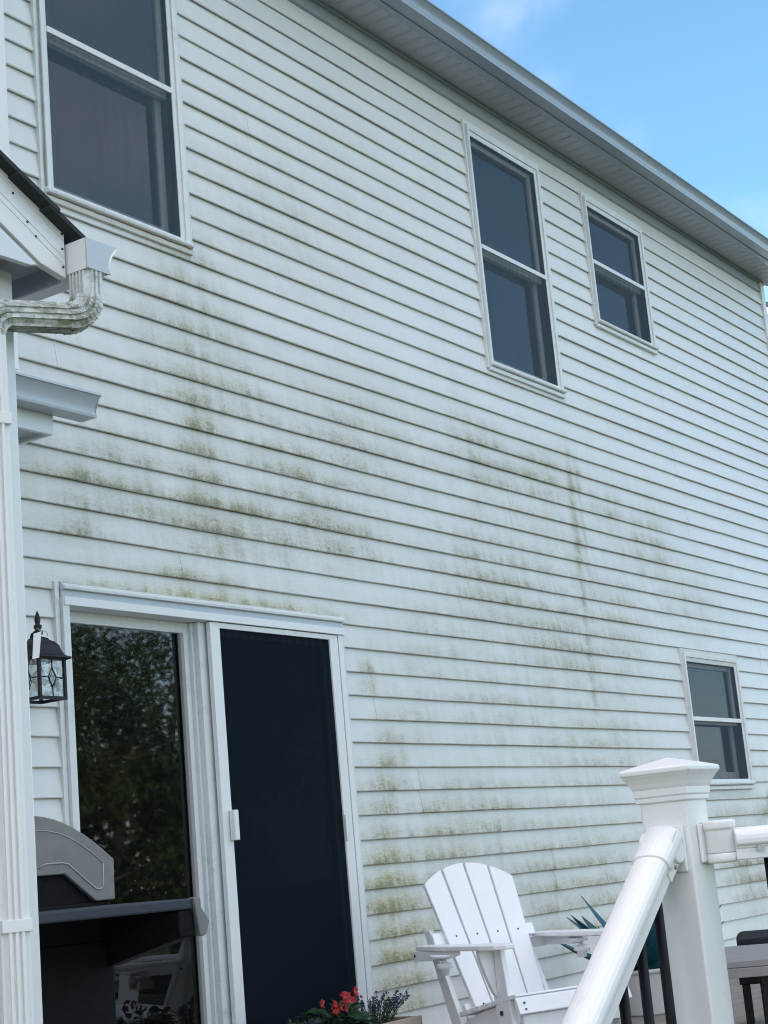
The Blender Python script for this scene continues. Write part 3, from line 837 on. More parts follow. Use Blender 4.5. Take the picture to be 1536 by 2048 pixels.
def rounded(pa, pb, pc, r, n=9):
    d1 = (pa-pb).normalized(); d2 = (pc-pb).normalized()
    a, c = pb + d1*r, pb + d2*r
    return [a*(1-t)**2 + pb*2*t*(1-t) + c*t*t for t in [k/n for k in range(n+1)]]
path = [p0] + rounded(p0, p1, p2, .062) + rounded(p1, p2, p3, .062) + [p3]
hd = (p2-p1); hd.z = 0; hd.normalize()
sidev = Vector((-hd.y, hd.x, 0))       # across the elbow plane
def frames_for(path):
    fr = []
    for i in range(len(path)):
        t = (path[min(i+1, len(path)-1)] - path[max(i-1, 0)]).normalized()
        fr.append((t.cross(sidev).normalized(), sidev))
    return fr
fr = frames_for(path)
prof = rib_profile(.062, .078)
n1 = 11
MB().sweep([(a*.97, b*.97) for a, b in prof], [p0, path[1]+Vector((0, 0, -.01))], [(Vector((-1, 0, 0)), Vector((0, -1, 0)))]*2).build('outlet_tube', M_DSALG, DS)
up_el = MB(); up_el.sweep([(a*1.04, b*1.04) for a, b in prof], path[1:n1], fr[1:n1])
up_el.build('elbow', M_DSALG, DS)
up_el = MB(); up_el.sweep([(a*.99, b*.99) for a, b in prof], path[n1-1:n1+2], fr[n1-1:n1+2])
up_el.build('crosspiece', M_DSALG, DS)
lo_el = MB(); lo_el.sweep([(a*1.04, b*1.04) for a, b in prof], path[n1+1:-1], fr[n1+1:-1])
lo_el.build('elbow', M_DSALG, DS)
MB().sweep(prof, path[-2:], fr[-2:]).build('vertical_pipe', M_RAIL, DS)
# elbow crimps
for idx in range(2, n1):
    p, (A, B) = path[idx], fr[idx]
    t = A.cross(B)
    MB().sweep([(a*1.075, b*1.075) for a, b in prof], [p - t*.0016, p + t*.0016], [(A, B)]*2).build('crimp', M_DSALG, DS)
for idx in range(n1+2, len(path)-2):
    p, (A, B) = path[idx], fr[idx]
    t = A.cross(B)
    MB().sweep([(a*1.075, b*1.075) for a, b in prof], [p - t*.0016, p + t*.0016], [(A, B)]*2).build('crimp', M_DSALG, DS)
A, B = fr[-1]
for zz in (2.225, .9):
    MB().sweep([(-.040,-.048),(.040,-.048),(.040,.048),(-.040,.048)], [Vector((p3.x, p3.y, zz-.016)), Vector((p3.x, p3.y, zz+.016))], [(A, B)]*2).build('strap', M_RAIL, DS, .002)

# ------------------------------------------------------------------ wall lantern
LA = tag(empty('wall_lantern', (-2.33, -.13, 1.74)), 'black four-sided wall lantern with seeded glass left of the sliding door', 'lantern')
lx, ly, h0 = -2.33, -.13, .07
MB().box(lx-.05, lx+.05, -.022, -.002, 1.80, 2.0).build('back_plate', M_LANT, LA, .006)
MB().tube([(lx, -.02, 1.93), (lx, -.07, 1.95), (lx, -.10, 2.02), (lx, ly, 2.03)], .010, 10).build('arm', M_LANT, LA)
MB().lathe([(.080, 1.905), (.094, 1.910), (.094, 1.917), (.076, 1.925), (.066, 1.945), (.060, 1.968), (.046, 1.985), (.032, 1.993), (.030, 2.000), (.018, 2.006)], (lx, ly, 0), sq=True).build('lantern_roof', M_LANT, LA, .003)
MB().lathe([(.016, 2.004), (.012, 2.014), (.021, 2.020), (.021, 2.028), (.011, 2.034), (.017, 2.046), (.017, 2.054), (.009, 2.060), (.013, 2.076), (.012, 2.086), (.006, 2.104), (.001, 2.116)], (lx, ly, 0), 14).build('finial', M_LANT, LA)
for sx in (-1, 1):
    for sy in (-1, 1):
        MB().box(lx+sx*h0-.006, lx+sx*h0+.006, ly+sy*h0-.006, ly+sy*h0+.006, 1.752, 1.906).build('corner_bar', M_LANT, LA)
MB().ring(lx-h0-.006, lx+h0+.006, ly-h0-.006, ly+h0+.006, .014, .014, .014, .014, 0, .012).build('base_ring', M_LANT, LA)
o = bpy.data.objects['base_ring']
for v in o.data.vertices:
    v.co = (v.co.x, v.co.z, 1.742 + v.co.y)
for nx, ny in ((0, -1), (-1, 0), (1, 0), (0, 1)):
    P = lambda u, z, w=0.0: (lx + (u if ny else nx*(h0+w)), ly + (u if nx else ny*(h0+w)), z)
    lead = MB()
    zc = 1.832
    for (u0, z0, u1, z1) in [(0, 1.872, .022, zc), (.022, zc, 0, 1.792), (0, 1.792, -.022, zc), (-.022, zc, 0, 1.872), (0, 1.872, 0, 1.905), (0, 1.792, 0, 1.754), (.022, zc, .066, zc), (-.022, zc, -.066, zc)]:
        lead.tube([P(u0, z0, .001), P(u1, z1, .001)], .0024, 6)
    lead.build('leading', M_LANT, LA)
    MB().add([P(-.064, 1.754), P(.064, 1.754), P(.064, 1.905), P(-.064, 1.905)], [(0, 1, 2, 3)]).build('pane', M_CLEAR, LA)
MB().lathe([(.014, 1.754), (.014, 1.785), (.020, 1.800), (.031, 1.830), (.029, 1.852), (.016, 1.868), (.003, 1.874)], (lx, ly, 0), 16).build('bulb', M_PAPER, LA)
MB().add([(lx-0.107, ly-.085, 2.0), (lx-0.067, ly-.088, 2.012), (lx-0.107, ly-.110, 1.90), (lx-0.140, ly-.106, 1.892)], [(0, 1, 2, 3)]).add([(lx-0.107, ly-.0865, 2.0), (lx-0.067, ly-.0895, 2.012), (lx-0.107, ly-.1115, 1.90), (lx-0.140, ly-.1075, 1.892)], [(0, 3, 2, 1)]).build('hang_tag', M_PAPER, LA)
lw = MB(); lw.tube([(lx-.06, ly-.087, 2.008), (lx-.045, ly-.04, 2.035), (lx, ly-.016, 2.035), (lx+.04, ly-.01, 2.028), (lx+.055, ly, 2.015)], .0014, 5)
lw.build('tag_wire', M_STEEL, LA)

# ------------------------------------------------------------------ deck and steps
DE = tag(empty('deck', (0, -2.4, GZ)), 'raised deck of grey-brown composite boards along the house', None, None, 'structure')
y = -.012
k = 0
while y > -5.2:
    x0 = -3.10 if y > -3.3 else -3.10 + (-3.3 - y)*.66
    xcut = random.uniform(1.0, 4.5)
    for a, b in ((x0, xcut), (xcut+.003, 7.6)):
        MB().box(a, b, y-.137, y, -.026, 0.0 + random.uniform(-.001, .001)).build('deck_board', M_DECK, DE)
    y -= .142
    k += 1
fr_ = MB()
fr_.box(-3.09, 7.58, -5.1, -5.05, -.24, -.03).box(-3.09, -3.05, -3.3, -.02, -.24, -.03)
for x in (-1.5, .5, 2.5, 4.5, 6.5): fr_.box(x, x+.04, -5.0, -.02, -.24, -.03)
fr_.build('deck_frame', M_DECK, DE)
ST = tag(empty('steps', (-3.6, -2.7, GZ)), 'short flight of deck steps below the stair handrail', 'steps')
for k in range(3):
    zt = -(k+1)*.1625
    MB().box(-3.11-.28*(k+1), -3.11-.28*k+.02, -3.20, -2.02, zt-.03, zt).build('tread', M_DECK, ST)
    MB().box(-3.115-.28*k, -3.095-.28*k, -3.18, -2.04, zt, zt+.135).build('riser', M_RAIL, ST)
for yy in (-3.19, -2.05):
    MB().prism([(-3.10, -.03), (-3.95, -.53), (-3.95, -.65), (-3.75, -.65), (-3.10, -.28)], yy-.02, yy+.02, XZ).build('stringer', M_DECK, ST)

# ------------------------------------------------------------------ railing with the big post
RA = tag(empty('stair_railing', (-3.17, -3.24, 0.0)), 'white vinyl newel post with square cap, sloping handrail and black balusters', 'railing')
PX, PY, PW = -3.170, -3.235, .0635
MB().box(PX-PW, PX+PW, PY-PW, PY+PW, GZ, 1.10).build('newel_post', M_POSTV, RA, .007, 3)
NP = [o for o in bpy.data.objects if o.name == 'newel_post'][0]
CZ = 1.058
MB().lathe([(.0665, CZ), (.0700, CZ+.003), (.0700, CZ+.014), (.0730, CZ+.017), (.0730, CZ+.034), (.0765, CZ+.040), (.0800, CZ+.049), (.0860, CZ+.060), (.0925, CZ+.069), (.0925, CZ+.0715)], (PX, PY, 0), sq=True).build('cap_moulding', M_POSTV, NP, .0012)
MB().lathe([(.0940, CZ+.0700), (.0965, CZ+.0735), (.0965, CZ+.0830), (.0930, CZ+.0860), (.050, CZ+.0995), (.0, CZ+.1130)], (PX, PY, 0), sq=True).build('cap', M_POSTV, NP, .0018)
# rail section: rounded bread-loaf top on a stepped base (a across, b up)
def loaf():
    half = [(.033, 0), (.033, .026), (.0355, .030), (.0355, .033), (.042, .036), (.0440, .041), (.0445, .050), (.0425, .060), (.0375, .0685), (.0315, .0730), (.0300, .0735), (.0290, .0748), (.018, .0785), (.006, .080)]
    return half + [(-a, b) for a, b in half[::-1]]
LO = loaf()
ang = math.tan(R(36.0))
sdir = Vector((-1, 0, -ang)).normalized()
sup = Vector((-ang, 0, 1)).normalized()
if sup.z < 0: sup = -sup
sup = (Vector((0, 0, 1)) - sdir*sdir.z).normalized()
H0 = Vector((PX-PW-.012, PY, .918))
Lr = 1.25
MB().sweep(LO, [H0 + sdir*.06, H0 + sdir*Lr], [(Vector((0, 1, 0)), sup)]*2, smooth=False).build('stair_handrail', M_POSTV, RA)
big = [(a*1.11, (b-.044)*1.10+.044) for a, b in LO]
MB().sweep(big, [H0 - sdir*.030, H0 + sdir*.088], [(Vector((0, 1, 0)), sup)]*2).build('rail_bracket', M_POSTV, RA, .006, 3)
kn = MB(); c0 = H0 + sup*.042
kn.tube([c0 + Vector((.004, -.0455, -.004)), c0 + Vector((.004, .0455, -.004))], .041, 24)
kn.build('bracket_knuckle', M_POSTV, RA, .005, 3)
MB().box(PX-PW-.010, PX-PW, PY-.050, PY+.050, .885, 1.000).build('bracket_plate', M_POSTV, RA, .004)
sc_ = MB()
for q in (.062,):
    c = H0 + sdir*q + sup*.022 + Vector((0, -.0465, 0))
    sc_.tube([c, c + Vector((0, -.004, 0))], .006, 12)
sc_.build('bracket_screw', M_STEEL, RA)
# black balusters under the stair rail, and the bottom rail
B0 = H0 - Vector((0, 0, .745))
MB().sweep([(-.030, 0), (.030, 0), (.030, .055), (-.030, .055)], [B0 + sdir*.02, B0 + sdir*Lr], [(Vector((0, 1, 0)), sup)]*2).build('bottom_rail', M_POSTV, RA, .004)
for k in range(9):
    t = .088 + k*.117
    xx = H0.x - t
    zt = H0.z - t*ang
    MB().tube([(xx, PY, zt-.66), (xx, PY, zt+.012)], .0127, 14).build('baluster', M_BLACKP, RA)
# level guard rail leaving to the right through a swivel bracket
gd = Vector((.62, -.785, 0)).normalized(); gs = Vector((-gd.y, gd.x, 0))
G0 = Vector((PX+.018, PY-PW, .900))
GZ1 = .928
hub = Vector((PX+.030, PY-PW-.036, 0))
MB().lathe([(.034, .898), (.040, .903), (.040, .922)], (hub.x, hub.y, 0), 24).build('swivel_base', M_POSTV, RA, .003)
MB().lathe([(.038, .923), (.038, .978), (.043, .983), (.043, .999), (.039, 1.003)], (hub.x, hub.y, 0), 24).build('swivel_hub', M_POSTV, RA, .002)
MB().box(PX-.022, PX+.058, PY-PW-.010, PY-PW, .902, .998).build('bracket_plate', M_POSTV, RA, .005)
ga = Vector((hub.x, hub.y, .905))
GL = [(a*.92, b*.90) for a, b in LO]
MB().sweep([(a*1.11, (b-.03)*1.10+.03) for a, b in GL], [ga + gd*.030, ga + gd*.135], [(gs, Vector((0, 0, 1)))]*2).build('rail_bracket', M_POSTV, RA, .005, 3)
MB().sweep(GL, [ga + gd*.10, ga + gd*1.85], [(gs, Vector((0, 0, 1)))]*2).build('guard_rail', M_POSTV, RA, .003)
sc_ = MB(); c = ga + gd*.088 + Vector((0, 0, .022)) - gs*.040
sc_.tube([c, c - gs*.006], .009, 14)
sc_.build('bracket_screw', M_STEEL, RA)
MB().box(-.03, .03, 0, 1.8, .08, .135).build('bottom_rail', M_POSTV, RA)
o = [q for q in bpy.data.objects if q.name.startswith('bottom_rail')][-1]
for v in o.data.vertices:
    p = Vector((hub.x, hub.y, 0)) + gs*v.co.x + gd*v.co.y; v.co = (p.x, p.y, v.co.z)
for k in range(14):
    p = ga + gd*(.118 + k*.117)
    MB().tube([(p.x, p.y, .12), (p.x, p.y, .915)], .0127, 14).build('baluster', M_BLACKP, RA)
e = ga + gd*1.9
MB().box(e.x-PW, e.x+PW, e.y-PW, e.y+PW, GZ, 1.12).build('newel_post', M_POSTV, RA, .007)

# ------------------------------------------------------------------ gas grill
La, Fb = Vector((.30, .954, 0)).normalized(), Vector((.954, -.30, 0)).normalized()
GR = tag(empty('gas_grill', (-2.98, -1.46, 0)), 'black gas grill with silver domed lid end in front of the sliding door', 'grill')
GO = Vector((-2.982, -1.456, 0))
def ga_(a, b, z): return tuple(GO + La*a + Fb*b + Vector((0, 0, z)))
BZ = lambda p, q, a: ga_(a, p, q)      # polygon in (b,z), extruded along a
AZ = lambda p, q, a: ga_(p, a, q)      # polygon in (a,z), extruded along b
def gbox(mb, a0, a1, b0, b1, z0, z1):
    return mb.prism([(b0, z0), (b1, z0), (b1, z1), (b0, z1)], a0, a1, BZ)
gbox(MB(), .0, .50, -.56, -.002, .886, .920).build('side_shelf', M_SLATE, GR, .006)
MB().prism([(.004, .800), (.50, .715), (.50, .885), (.004, .885)], -.060, -.004, AZ).build('shelf_skirt', M_GBLACK, GR, .006)
capp = [(-.012, .921), (.010, .923), (.016, .915), (.016, .890), (.044, .845), (.030, .806), (.022, .800), (.006, .800)]
MB().prism(capp, -.012, .030, BZ).build('shelf_end_cap', M_SILVER, GR, .004)
MB().prism([(-.01, .918), (.012, .918), (.014, .89), (.040, .845), (.026, .802), (.006, .802)], .031, 1.05, BZ).build('control_panel', M_GBLACK, GR, .003)
for k in range(3):
    kb = MB(); q = .58 + k*.17
    kb.tube([ga_(q, .03, .855), ga_(q, .075, .862)], [.026, .022], 16)
    kb.build('control_knob', M_SILVER, GR)
LID = empty('lid', ga_(.53, -.2, .93), 0, GR)
arc = [(0.0, .936), (.004, 1.072), (-.028, 1.101), (-.065, 1.132), (-.105, 1.162), (-.145, 1.187), (-.18, 1.205), (-.215, 1.219), (-.25, 1.229), (-.29, 1.235), (-.33, 1.234),
       (-.40, 1.215), (-.48, 1.16), (-.53, 1.08), (-.56, .99), (-.56, .936)]
inner = [(-.49, .936), (-.43, 1.030), (-.28, 1.034), (-.185, 1.034), (-.072, .936)]
MB().prism(arc + inner, .520, .545, BZ).build('lid_end_cap', M_SILVER, LID, .004)
def off(pts, cx, cz, s): return [(cx+(p[0]-cx)*s, cz+(p[1]-cz)*s) for p in pts]
gro = MB()
gl_ = [(-.040, 1.06), (-.044, .985), (-.055, .974), (-.072, .978), (-.172, 1.066), (-.195, 1.072), (-.255, 1.072), (-.285, 1.060)]
gro.tube([ga_(.5190, b, z) for b, z in gl_], .0035, 6)
gl2 = [(-.040, 1.06), (-.075, 1.095), (-.115, 1.125), (-.16, 1.153), (-.205, 1.172), (-.25, 1.183), (-.30, 1.186)]
gro.tube([ga_(.5190, b, z) for b, z in gl2], .0022, 6)
gro.build('pressed_groove', simple('grill_groove', (0.34, 0.34, 0.33), 0.4, metal=0.3), LID)
MB().prism(off(arc, -.28, .936, .97), .561, 1.03, BZ).build('lid_shell', M_GBLACK, LID, .004)
MB().prism(arc + inner, 1.031, 1.055, BZ).build('lid_end_cap', M_SILVER, LID, .004)
gbox(MB(), .530, 1.04, -.545, -.01, .80, .935).build('firebox', M_GBLACK, GR, .01)
fb = MB(); gbox(fb, .546, .560, -.50, -.02, .930, 1.05); fb.build('firebox_end', M_GBLACK, GR)
cab = MB(); gbox(cab, .530, 1.04, -.52, -.01, .10, .80); cab.build('cabinet', M_GBLACK, GR, .008)
for a in (.57, 1.0):
    for b in (-.48, -.05):
        MB().tube([ga_(a-.015, b, .05), ga_(a+.015, b, .05)], .05, 16).build('caster', M_GBLACK, GR)
# ------------------------------------------------------------------ adirondack chair
S = .98
CH = tag(empty('adirondack_chair', (-.197, -.842, 0), R(-23.3)), 'white slatted lounge chair with curved back and wide arms on the deck', 'chair')
# local axes: x across (to the right in the photo), -y forward
def cp(u, v, z): return (u*S, -v*S, z*S)
UZ = lambda p, q, a: cp(p, a, q)
VZ = lambda p, q, a: cp(a, p, q)
def cbox(mb, u0, u1, v0, v1, z0, z1):
    return mb.prism([(u0, z0), (u1, z0), (u1, z1), (u0, z1)], v0, v1, UZ)
bo = Vector((0, .145, .235)); bt = Vector((0, -.170, .960))      # (.,v,z) foot and top of the back
bd = (bt-bo); BLn = bd.length; bd.normalize(); bn = Vector((0, bd.z, -bd.y))   # bn points forward/up
def bp(u, t, w): q = bo + bd*t + bn*w; return cp(u, q.y, q.z)
for k in range(4):
    ub0, ub1 = -.205 + .1025*k + .004, -.205 + .1025*(k+1) - .004
    ut0, ut1 = -.282 + .141*k + .006, -.282 + .141*(k+1) - .006
    def edge(ub, ut, t): return ub + (ut-ub)*t/BLn
    top = lambda u: BLn - .105*(abs(u)/.282)**2.1
    pts = [(edge(ub0, ut0, -.02), -.02)]
    pts += [(edge(ub0, ut0, BLn*.5), BLn*.5)]
    for q in range(9):
        u = ut0 + (ut1-ut0)*q/8
        uu = u if q not in (0, 8) else edge(ub0 if q == 0 else ub1, ut0 if q == 0 else ut1, top(u))
        pts.append((uu, top(uu)))
    pts += [(edge(ub1, ut1, BLn*.5), BLn*.5), (edge(ub1, ut1, -.02), -.02)]
    MB().prism(pts, 0, .022, lambda p, q, a: bp(p, q, a)).build('back_slat', M_POLY, CH, .004, local=True)
sc_ = MB()
for k in range(4):
    u = -.205 + .1025*(k+.5); u = u*(1 + .375*.55)
    for t in (.42, .08):
        uu = (-.205 + .1025*(k+.5))*(1 + .375*t/BLn)
        sc_.tube([bp(uu, t, .020), bp(uu, t, .0235)], .0048, 8)
MB().prism([(-.30, .395), (.30, .395), (.30, .455), (-.30, .455)], -.026, -.001, lambda p, q, a: bp(p, q, a)).build('back_crossbar', M_POLY, CH, .004, local=True)
MB().prism([(-.25, .02), (.25, .02), (.25, .10), (-.25, .10)], -.026, -.001, lambda p, q, a: bp(p, q, a)).build('back_crossbar', M_POLY, CH, .004, local=True)
for s_ in (-1, 1):
    # rear upright following the back
    MB().prism([(-.135, .66), (-.085, .665), (.205, .05), (.205, 0), (.125, 0)], s_*.268-.014, s_*.268+.014, VZ).build('rear_upright', M_POLY, CH, .004, local=True)
    # arm: paddle that widens towards the front
    arm = [(s_*.300, -.050), (s_*.392, -.050), (s_*.420, .20), (s_*.425, .52), (s_*.405, .60), (s_*.365, .640), (s_*.320, .635), (s_*.290, .59), (s_*.285, .40), (s_*.300, .12)]
    MB().prism(arm, .580, .602, lambda p, q, a: cp(p, q, a)).build('arm', M_POLY, CH, .005, local=True)
    MB().prism([(-.045, .535), (.16, .535), (.30, .560), (.30, .579), (-.045, .579)], s_*.388-.012, s_*.388+.012, VZ).build('arm_rail', M_POLY, CH, .003, local=True)
    cbox(MB(), s_*.28-.012 if s_ > 0 else -.392, .392 if s_ > 0 else -.28+.012, -.074, -.048, .530, .5785).build('arm_crosspiece', M_POLY, CH, .003, local=True)
    # front leg and curved gusset under the arm
    MB().prism([(.40, .579), (.52, .579), (.60, 0), (.50, 0)], s_*.300-.014, s_*.300+.014, VZ).build('front_leg', M_POLY, CH, .004, local=True)
    gus = [(s_*.315, .579), (s_*.395, .579), (s_*.392, .545), (s_*.370, .480), (s_*.345, .420), (s_*.328, .385), (s_*.315, .37)]
    MB().prism(gus, .445, .470, UZ).build('arm_gusset', M_POLY, CH, .003, local=True)
    # seat side board running down to the floor at the back
    MB().prism([(.590, .365), (.600, .270), (.50, .205), (-.10, .0), (-.32, .0), (-.30, .05), (.02, .20), (.30, .300)], s_*.272-.014, s_*.272+.014, VZ).build('side_board', M_POLY, CH, .004, local=True)
    # swivel cup holder under the arm
    cx, cv = s_*.405, .20
    MB().lathe([(.030, .548*S), (.062, .552*S), (.064, .560*S), (.060, .566*S)], cp(cx, cv, 0), 24).build('holder_disc', M_POLY, CH, local=True)
    MB().lathe([(.010, .470*S), (.022, .472*S), (.024, .500*S), (.036, .503*S), (.037, .524*S), (.030, .528*S), (.013, .530*S), (.012, .552*S)], cp(cx, cv, 0), 20).build('holder_knob', M_POLY, CH, local=True)
    for (v, z, r) in ((.49, .30, .011), (.515, .205, .009), (.555, .215, .008), (.57, .13, .008)):
        sc_.tube([cp(s_*.3145, v, z), cp(s_*.319, v, z)], r, 10)
    sc_.tube([cp(s_*.390, -.061, .557), cp(s_*.3945, -.061, .557)], .007, 8)
sl_z = lambda v: .377 - (.575-v)*.20
for k in range(5):
    v1 = .585 - k*.088; v0 = v1 - .080
    z1, z0 = sl_z(v1), sl_z(v0)
    if k == 0: pts = [(v1+.028, z1-.004), (v1+.020, z1+.004), (v0, z0+.008), (v0, z0-.014), (v1-.01, z1-.02)]
    else: pts = [(v1, z1+.004), (v0, z0+.004), (v0, z0-.018), (v1, z1-.018)]
    MB().prism(pts, -.318, .318, VZ).build('seat_slat', M_POLY, CH, .004, local=True)
MB().prism([(.602, .372), (.613, .366), (.640, .300), (.622, .293), (.600, .340)], -.322, .322, VZ).build('front_apron', M_POLY, CH, .004, local=True)
for u in (-.285, .285):
    for (v, z) in ((.6235, .345), (.632, .318)):
        sc_.tube([cp(u, v-.003, z-.001), cp(u, v+.0035, z+.001)], .0050, 8)
MB().prism([(.585, .292), (.612, .292), (.612, .215), (.585, .215)], -.286, .286, VZ).build('front_stretcher', M_POLY, CH, .004, local=True)
for u in (-.30, .30):
    for z in (.272, .237):
        pass
sc_.build('screws', M_SCREW, CH, local=True, kind='stuff')

# ------------------------------------------------------------------ planter with flowers
PB = tag(empty('planter_box', (-.78, -.48, 0)), 'long wooden planter box holding flowers at the foot of the sliding door', 'planter')
bx0, bx1, by0, by1, bz = -1.26, -.46, -.60, -.38, .275
MB().box(bx0, bx1, by0, by0+.018, .012, bz).build('side_plank', M_PLANT, PB, .003)
MB().box(bx0, bx1, by1-.018, by1, .012, bz).build('side_plank', M_PLANT, PB, .003)
for a, b in ((bx0+.0, bx0+.018), (bx1-.018, bx1)):
    MB().box(a, b, by0+.0185, by1-.0185, .012, bz-.002).build('end_plank', M_PLANT, PB, .003)
MB().box(bx0+.02, bx1-.02, by0+.02, by1-.02, .02, bz-.03).build('soil', M_SOIL, PB)
def leaf(mb, c, d, n, L, w, curl=.25, fold=.15, seg=4, tip=.05):
    """simple pointed leaf from c along d with normal n"""
    d = Vector(d).normalized(); n = Vector(n); n = (n - d*n.dot(d)).normalized(); s_ = d.cross(n)
    vs_, fs_ = [], []
    for k in range(seg+1):
        t = k/seg
        wd = w*math.sin(math.pi*min(.97, .08+t*.92))**.75
        p = Vector(c) + d*(L*t) - n*(curl*L*t*t)
        vs_ += [tuple(p - s_*wd/2 + n*fold*wd), tuple(p), tuple(p + s_*wd/2 + n*fold*wd)]
    for k in range(seg):
        a = 3*k
        fs_ += [(a, a+1, a+4, a+3), (a+1, a+2, a+5, a+4)]
    mb.add(vs_, fs_, True)
rl = random.Random(5)
def rv(): return Vector((rl.uniform(-1, 1), rl.uniform(-1, 1), rl.uniform(-1, 1)))
def begonia(cx, cy, cz, h, r, nl, nf, label):
    T = tag(empty('begonia_plant', (cx, cy, bz-.03)), label, 'plant')
    st, lf, fw = MB(), MB(), MB()
    tops = []
    for k in range(nl):
        a = rl.uniform(0, 6.283); rr = r*math.sqrt(rl.random())
        z = cz + h*rl.uniform(.15, .85)*(1-.35*(rr/r)**2)
        p = Vector((cx+rr*math.cos(a), cy+rr*.75*math.sin(a), z))
        st.tube([(cx+.3*(p.x-cx), cy+.3*(p.y-cy), bz-.04), tuple(p)], [.0035, .002], 5)
        d = Vector((math.cos(a), math.sin(a), rl.uniform(-.1, .6)))
        leaf(lf, p, d, Vector((0, -.3, 1))+rv()*.35, rl.uniform(.055, .085), rl.uniform(.045, .065), .3, .12)
    for k in range(nf):
        a = rl.uniform(0, 6.283); rr = r*.85*math.sqrt(rl.random())
        z = cz + h*rl.uniform(.55, 1.05)
        p = Vector((cx+rr*math.cos(a), cy-.02+rr*.7*math.sin(a), z))
        for q in range(rl.randint(2, 4)):
            c = p + rv()*.020
            out = (Vector((rl.uniform(-.7, .4), -1, .4)) + rv()*.5).normalized()
            e1 = out.cross(Vector((0, 0, 1))).normalized(); e2 = out.cross(e1)
            npet = 9
            for j in range(npet):
                t = 6.283*j/npet + rl.uniform(-.2, .2)
                layer = (j % 3)*.18
                d = e1*math.cos(t)*(1-layer) + e2*math.sin(t)*(1-layer) + out*(.45+layer)
                leaf(fw, c, d, out, rl.uniform(.011, .018), rl.uniform(.012, .019), .35, .1, 3)
    st.build('stems', M_LEAF3, T, kind='stuff'); lf.build('leaves', M_LEAF3, T, kind='stuff'); fw.build('flowers', M_RED, T, kind='stuff')
def lobelia(cx, cy, cz, h, r, ns, label, flowers, lean=(0, 0)):
    T = tag(empty('lobelia_plant', (cx, cy, bz-.03)), label, 'plant')
    st, lf, fw = MB(), MB(), MB()
    for k in range(ns):
        a = rl.uniform(0, 6.283); rr = r*rl.uniform(.3, 1.0)
        hh = h*rl.uniform(.5, 1.05)
        p0 = Vector((cx+rr*.3*math.cos(a), cy+rr*.3*math.sin(a), bz-.04))
        p2 = Vector((cx+lean[0]+rr*math.cos(a), cy+lean[1]+rr*.7*math.sin(a), cz+hh))
        p1 = (p0+p2)/2 + Vector((0, 0, .04)) + rv()*.015
        pts = [p0*(1-t)**2 + p1*2*t*(1-t) + p2*t*t for t in (0, .25, .5, .75, 1)]
        st.tube(pts, [.0018, .0016, .0014, .0011, .0007], 4)
        for q in range(11):
            t = .25 + .75*q/11
            c = p0*(1-t)**2 + p1*2*t*(1-t) + p2*t*t
            d = rv() + Vector((math.cos(a), math.sin(a), .5))*.6
            if q > 5 and rl.random() < flowers:
                for j in range(4): leaf(fw, c, rv()+Vector((0, -.4, 0)), rv(), .010, .009, .2, .1, 2)
            else:
                leaf(lf, c, d, Vector((0, 0, 1))+rv()*.4, rl.uniform(.014, .026), rl.uniform(.004, .007), .2, .1, 2)
    st.build('stems', M_LEAF4, T, kind='stuff'); lf.build('leaves', M_LEAF4, T, kind='stuff')
    if flowers: fw.build('flowers', M_BLUEF, T, kind='stuff')
begonia(-.985, -.49, bz-.02, .170, .135, 85, 9, 'red-flowered begonia in the planter box by the door')
lobelia(-.64, -.47, bz, .120, .18, 70, 'airy blue-flowered trailing plant at the right end of the planter', .38, (.06, 0))
lobelia(-1.19, -.50, bz-.01, .085, .12, 44, 'low grey-green trailing plant at the left end of the planter', .10)

# ------------------------------------------------------------------ agave in its pot
AX, AY = 1.86, -.61
PT = tag(empty('ribbed_pot', (AX, AY, 0)), 'white ribbed pot on the deck behind the lounge chair', 'pot')
pr = []
for k in range(22):
    z = .235*k/21
    pr.append((.115 + .045*(z/.235) + (.004 if k % 2 else -.002), z))
pr += [(.172, .237), (.172, .258), (.155, .258), (.150, .23)]
MB().lathe(pr, (AX, AY, 0), 36).build('pot_body', M_POT, PT)
MB().lathe([(.146, .22), (.146, .236)], (AX, AY, 0), 24).build('soil', M_SOIL, PT)
AG = tag(empty('agave_plant', (AX, AY, .23)), 'teal agave with thick pointed leaves behind the chair arm', 'plant')
ra = random.Random(11)
for k in range(17):
    ring_ = k//6
    az = k*2.399 + ra.uniform(-.15, .15)
    el = R([14, 38, 62][min(ring_, 2)] + ra.uniform(-6, 8))
    L_ = [.52, .54, .50][min(ring_, 2)]*ra.uniform(.9, 1.08)
    d = Vector((math.cos(az)*math.cos(el), math.sin(az)*math.cos(el), math.sin(el)))
    side = Vector((-math.sin(az), math.cos(az), 0)); nn = side.cross(d)
    mb = MB(); vs_, fs_ = [], []
    SEG = 10
    for q in range(SEG+1):
        t = q/SEG
        w = .150*(.62 + .75*t - 1.37*t**2.2) if t < 1 else 0.0
        w = max(w, .0015)*(1 + (.05 if q % 2 else 0))
        th = .020*(1-t) + .002
        p = Vector((AX, AY, .245)) + d*(.04 + L_*t) + Vector((0, 0, 1))*(.10*t*t if ring_ == 0 else -.02*t*t)
        vs_ += [tuple(p - side*w/2 - nn*(-.35)*w*.5), tuple(p - nn*th), tuple(p + side*w/2 + nn*.35*w*.5), tuple(p + nn*(.002))]
    for q in range(SEG):
        a = 4*q
        for j in range(4):
            b_ = (j+1) % 4
            fs_.append((a+j, a+b_, a+4+b_, a+4+j))
    mb.add(vs_, fs_, False)
    mb.build('leaf', M_AGAVE, AG)

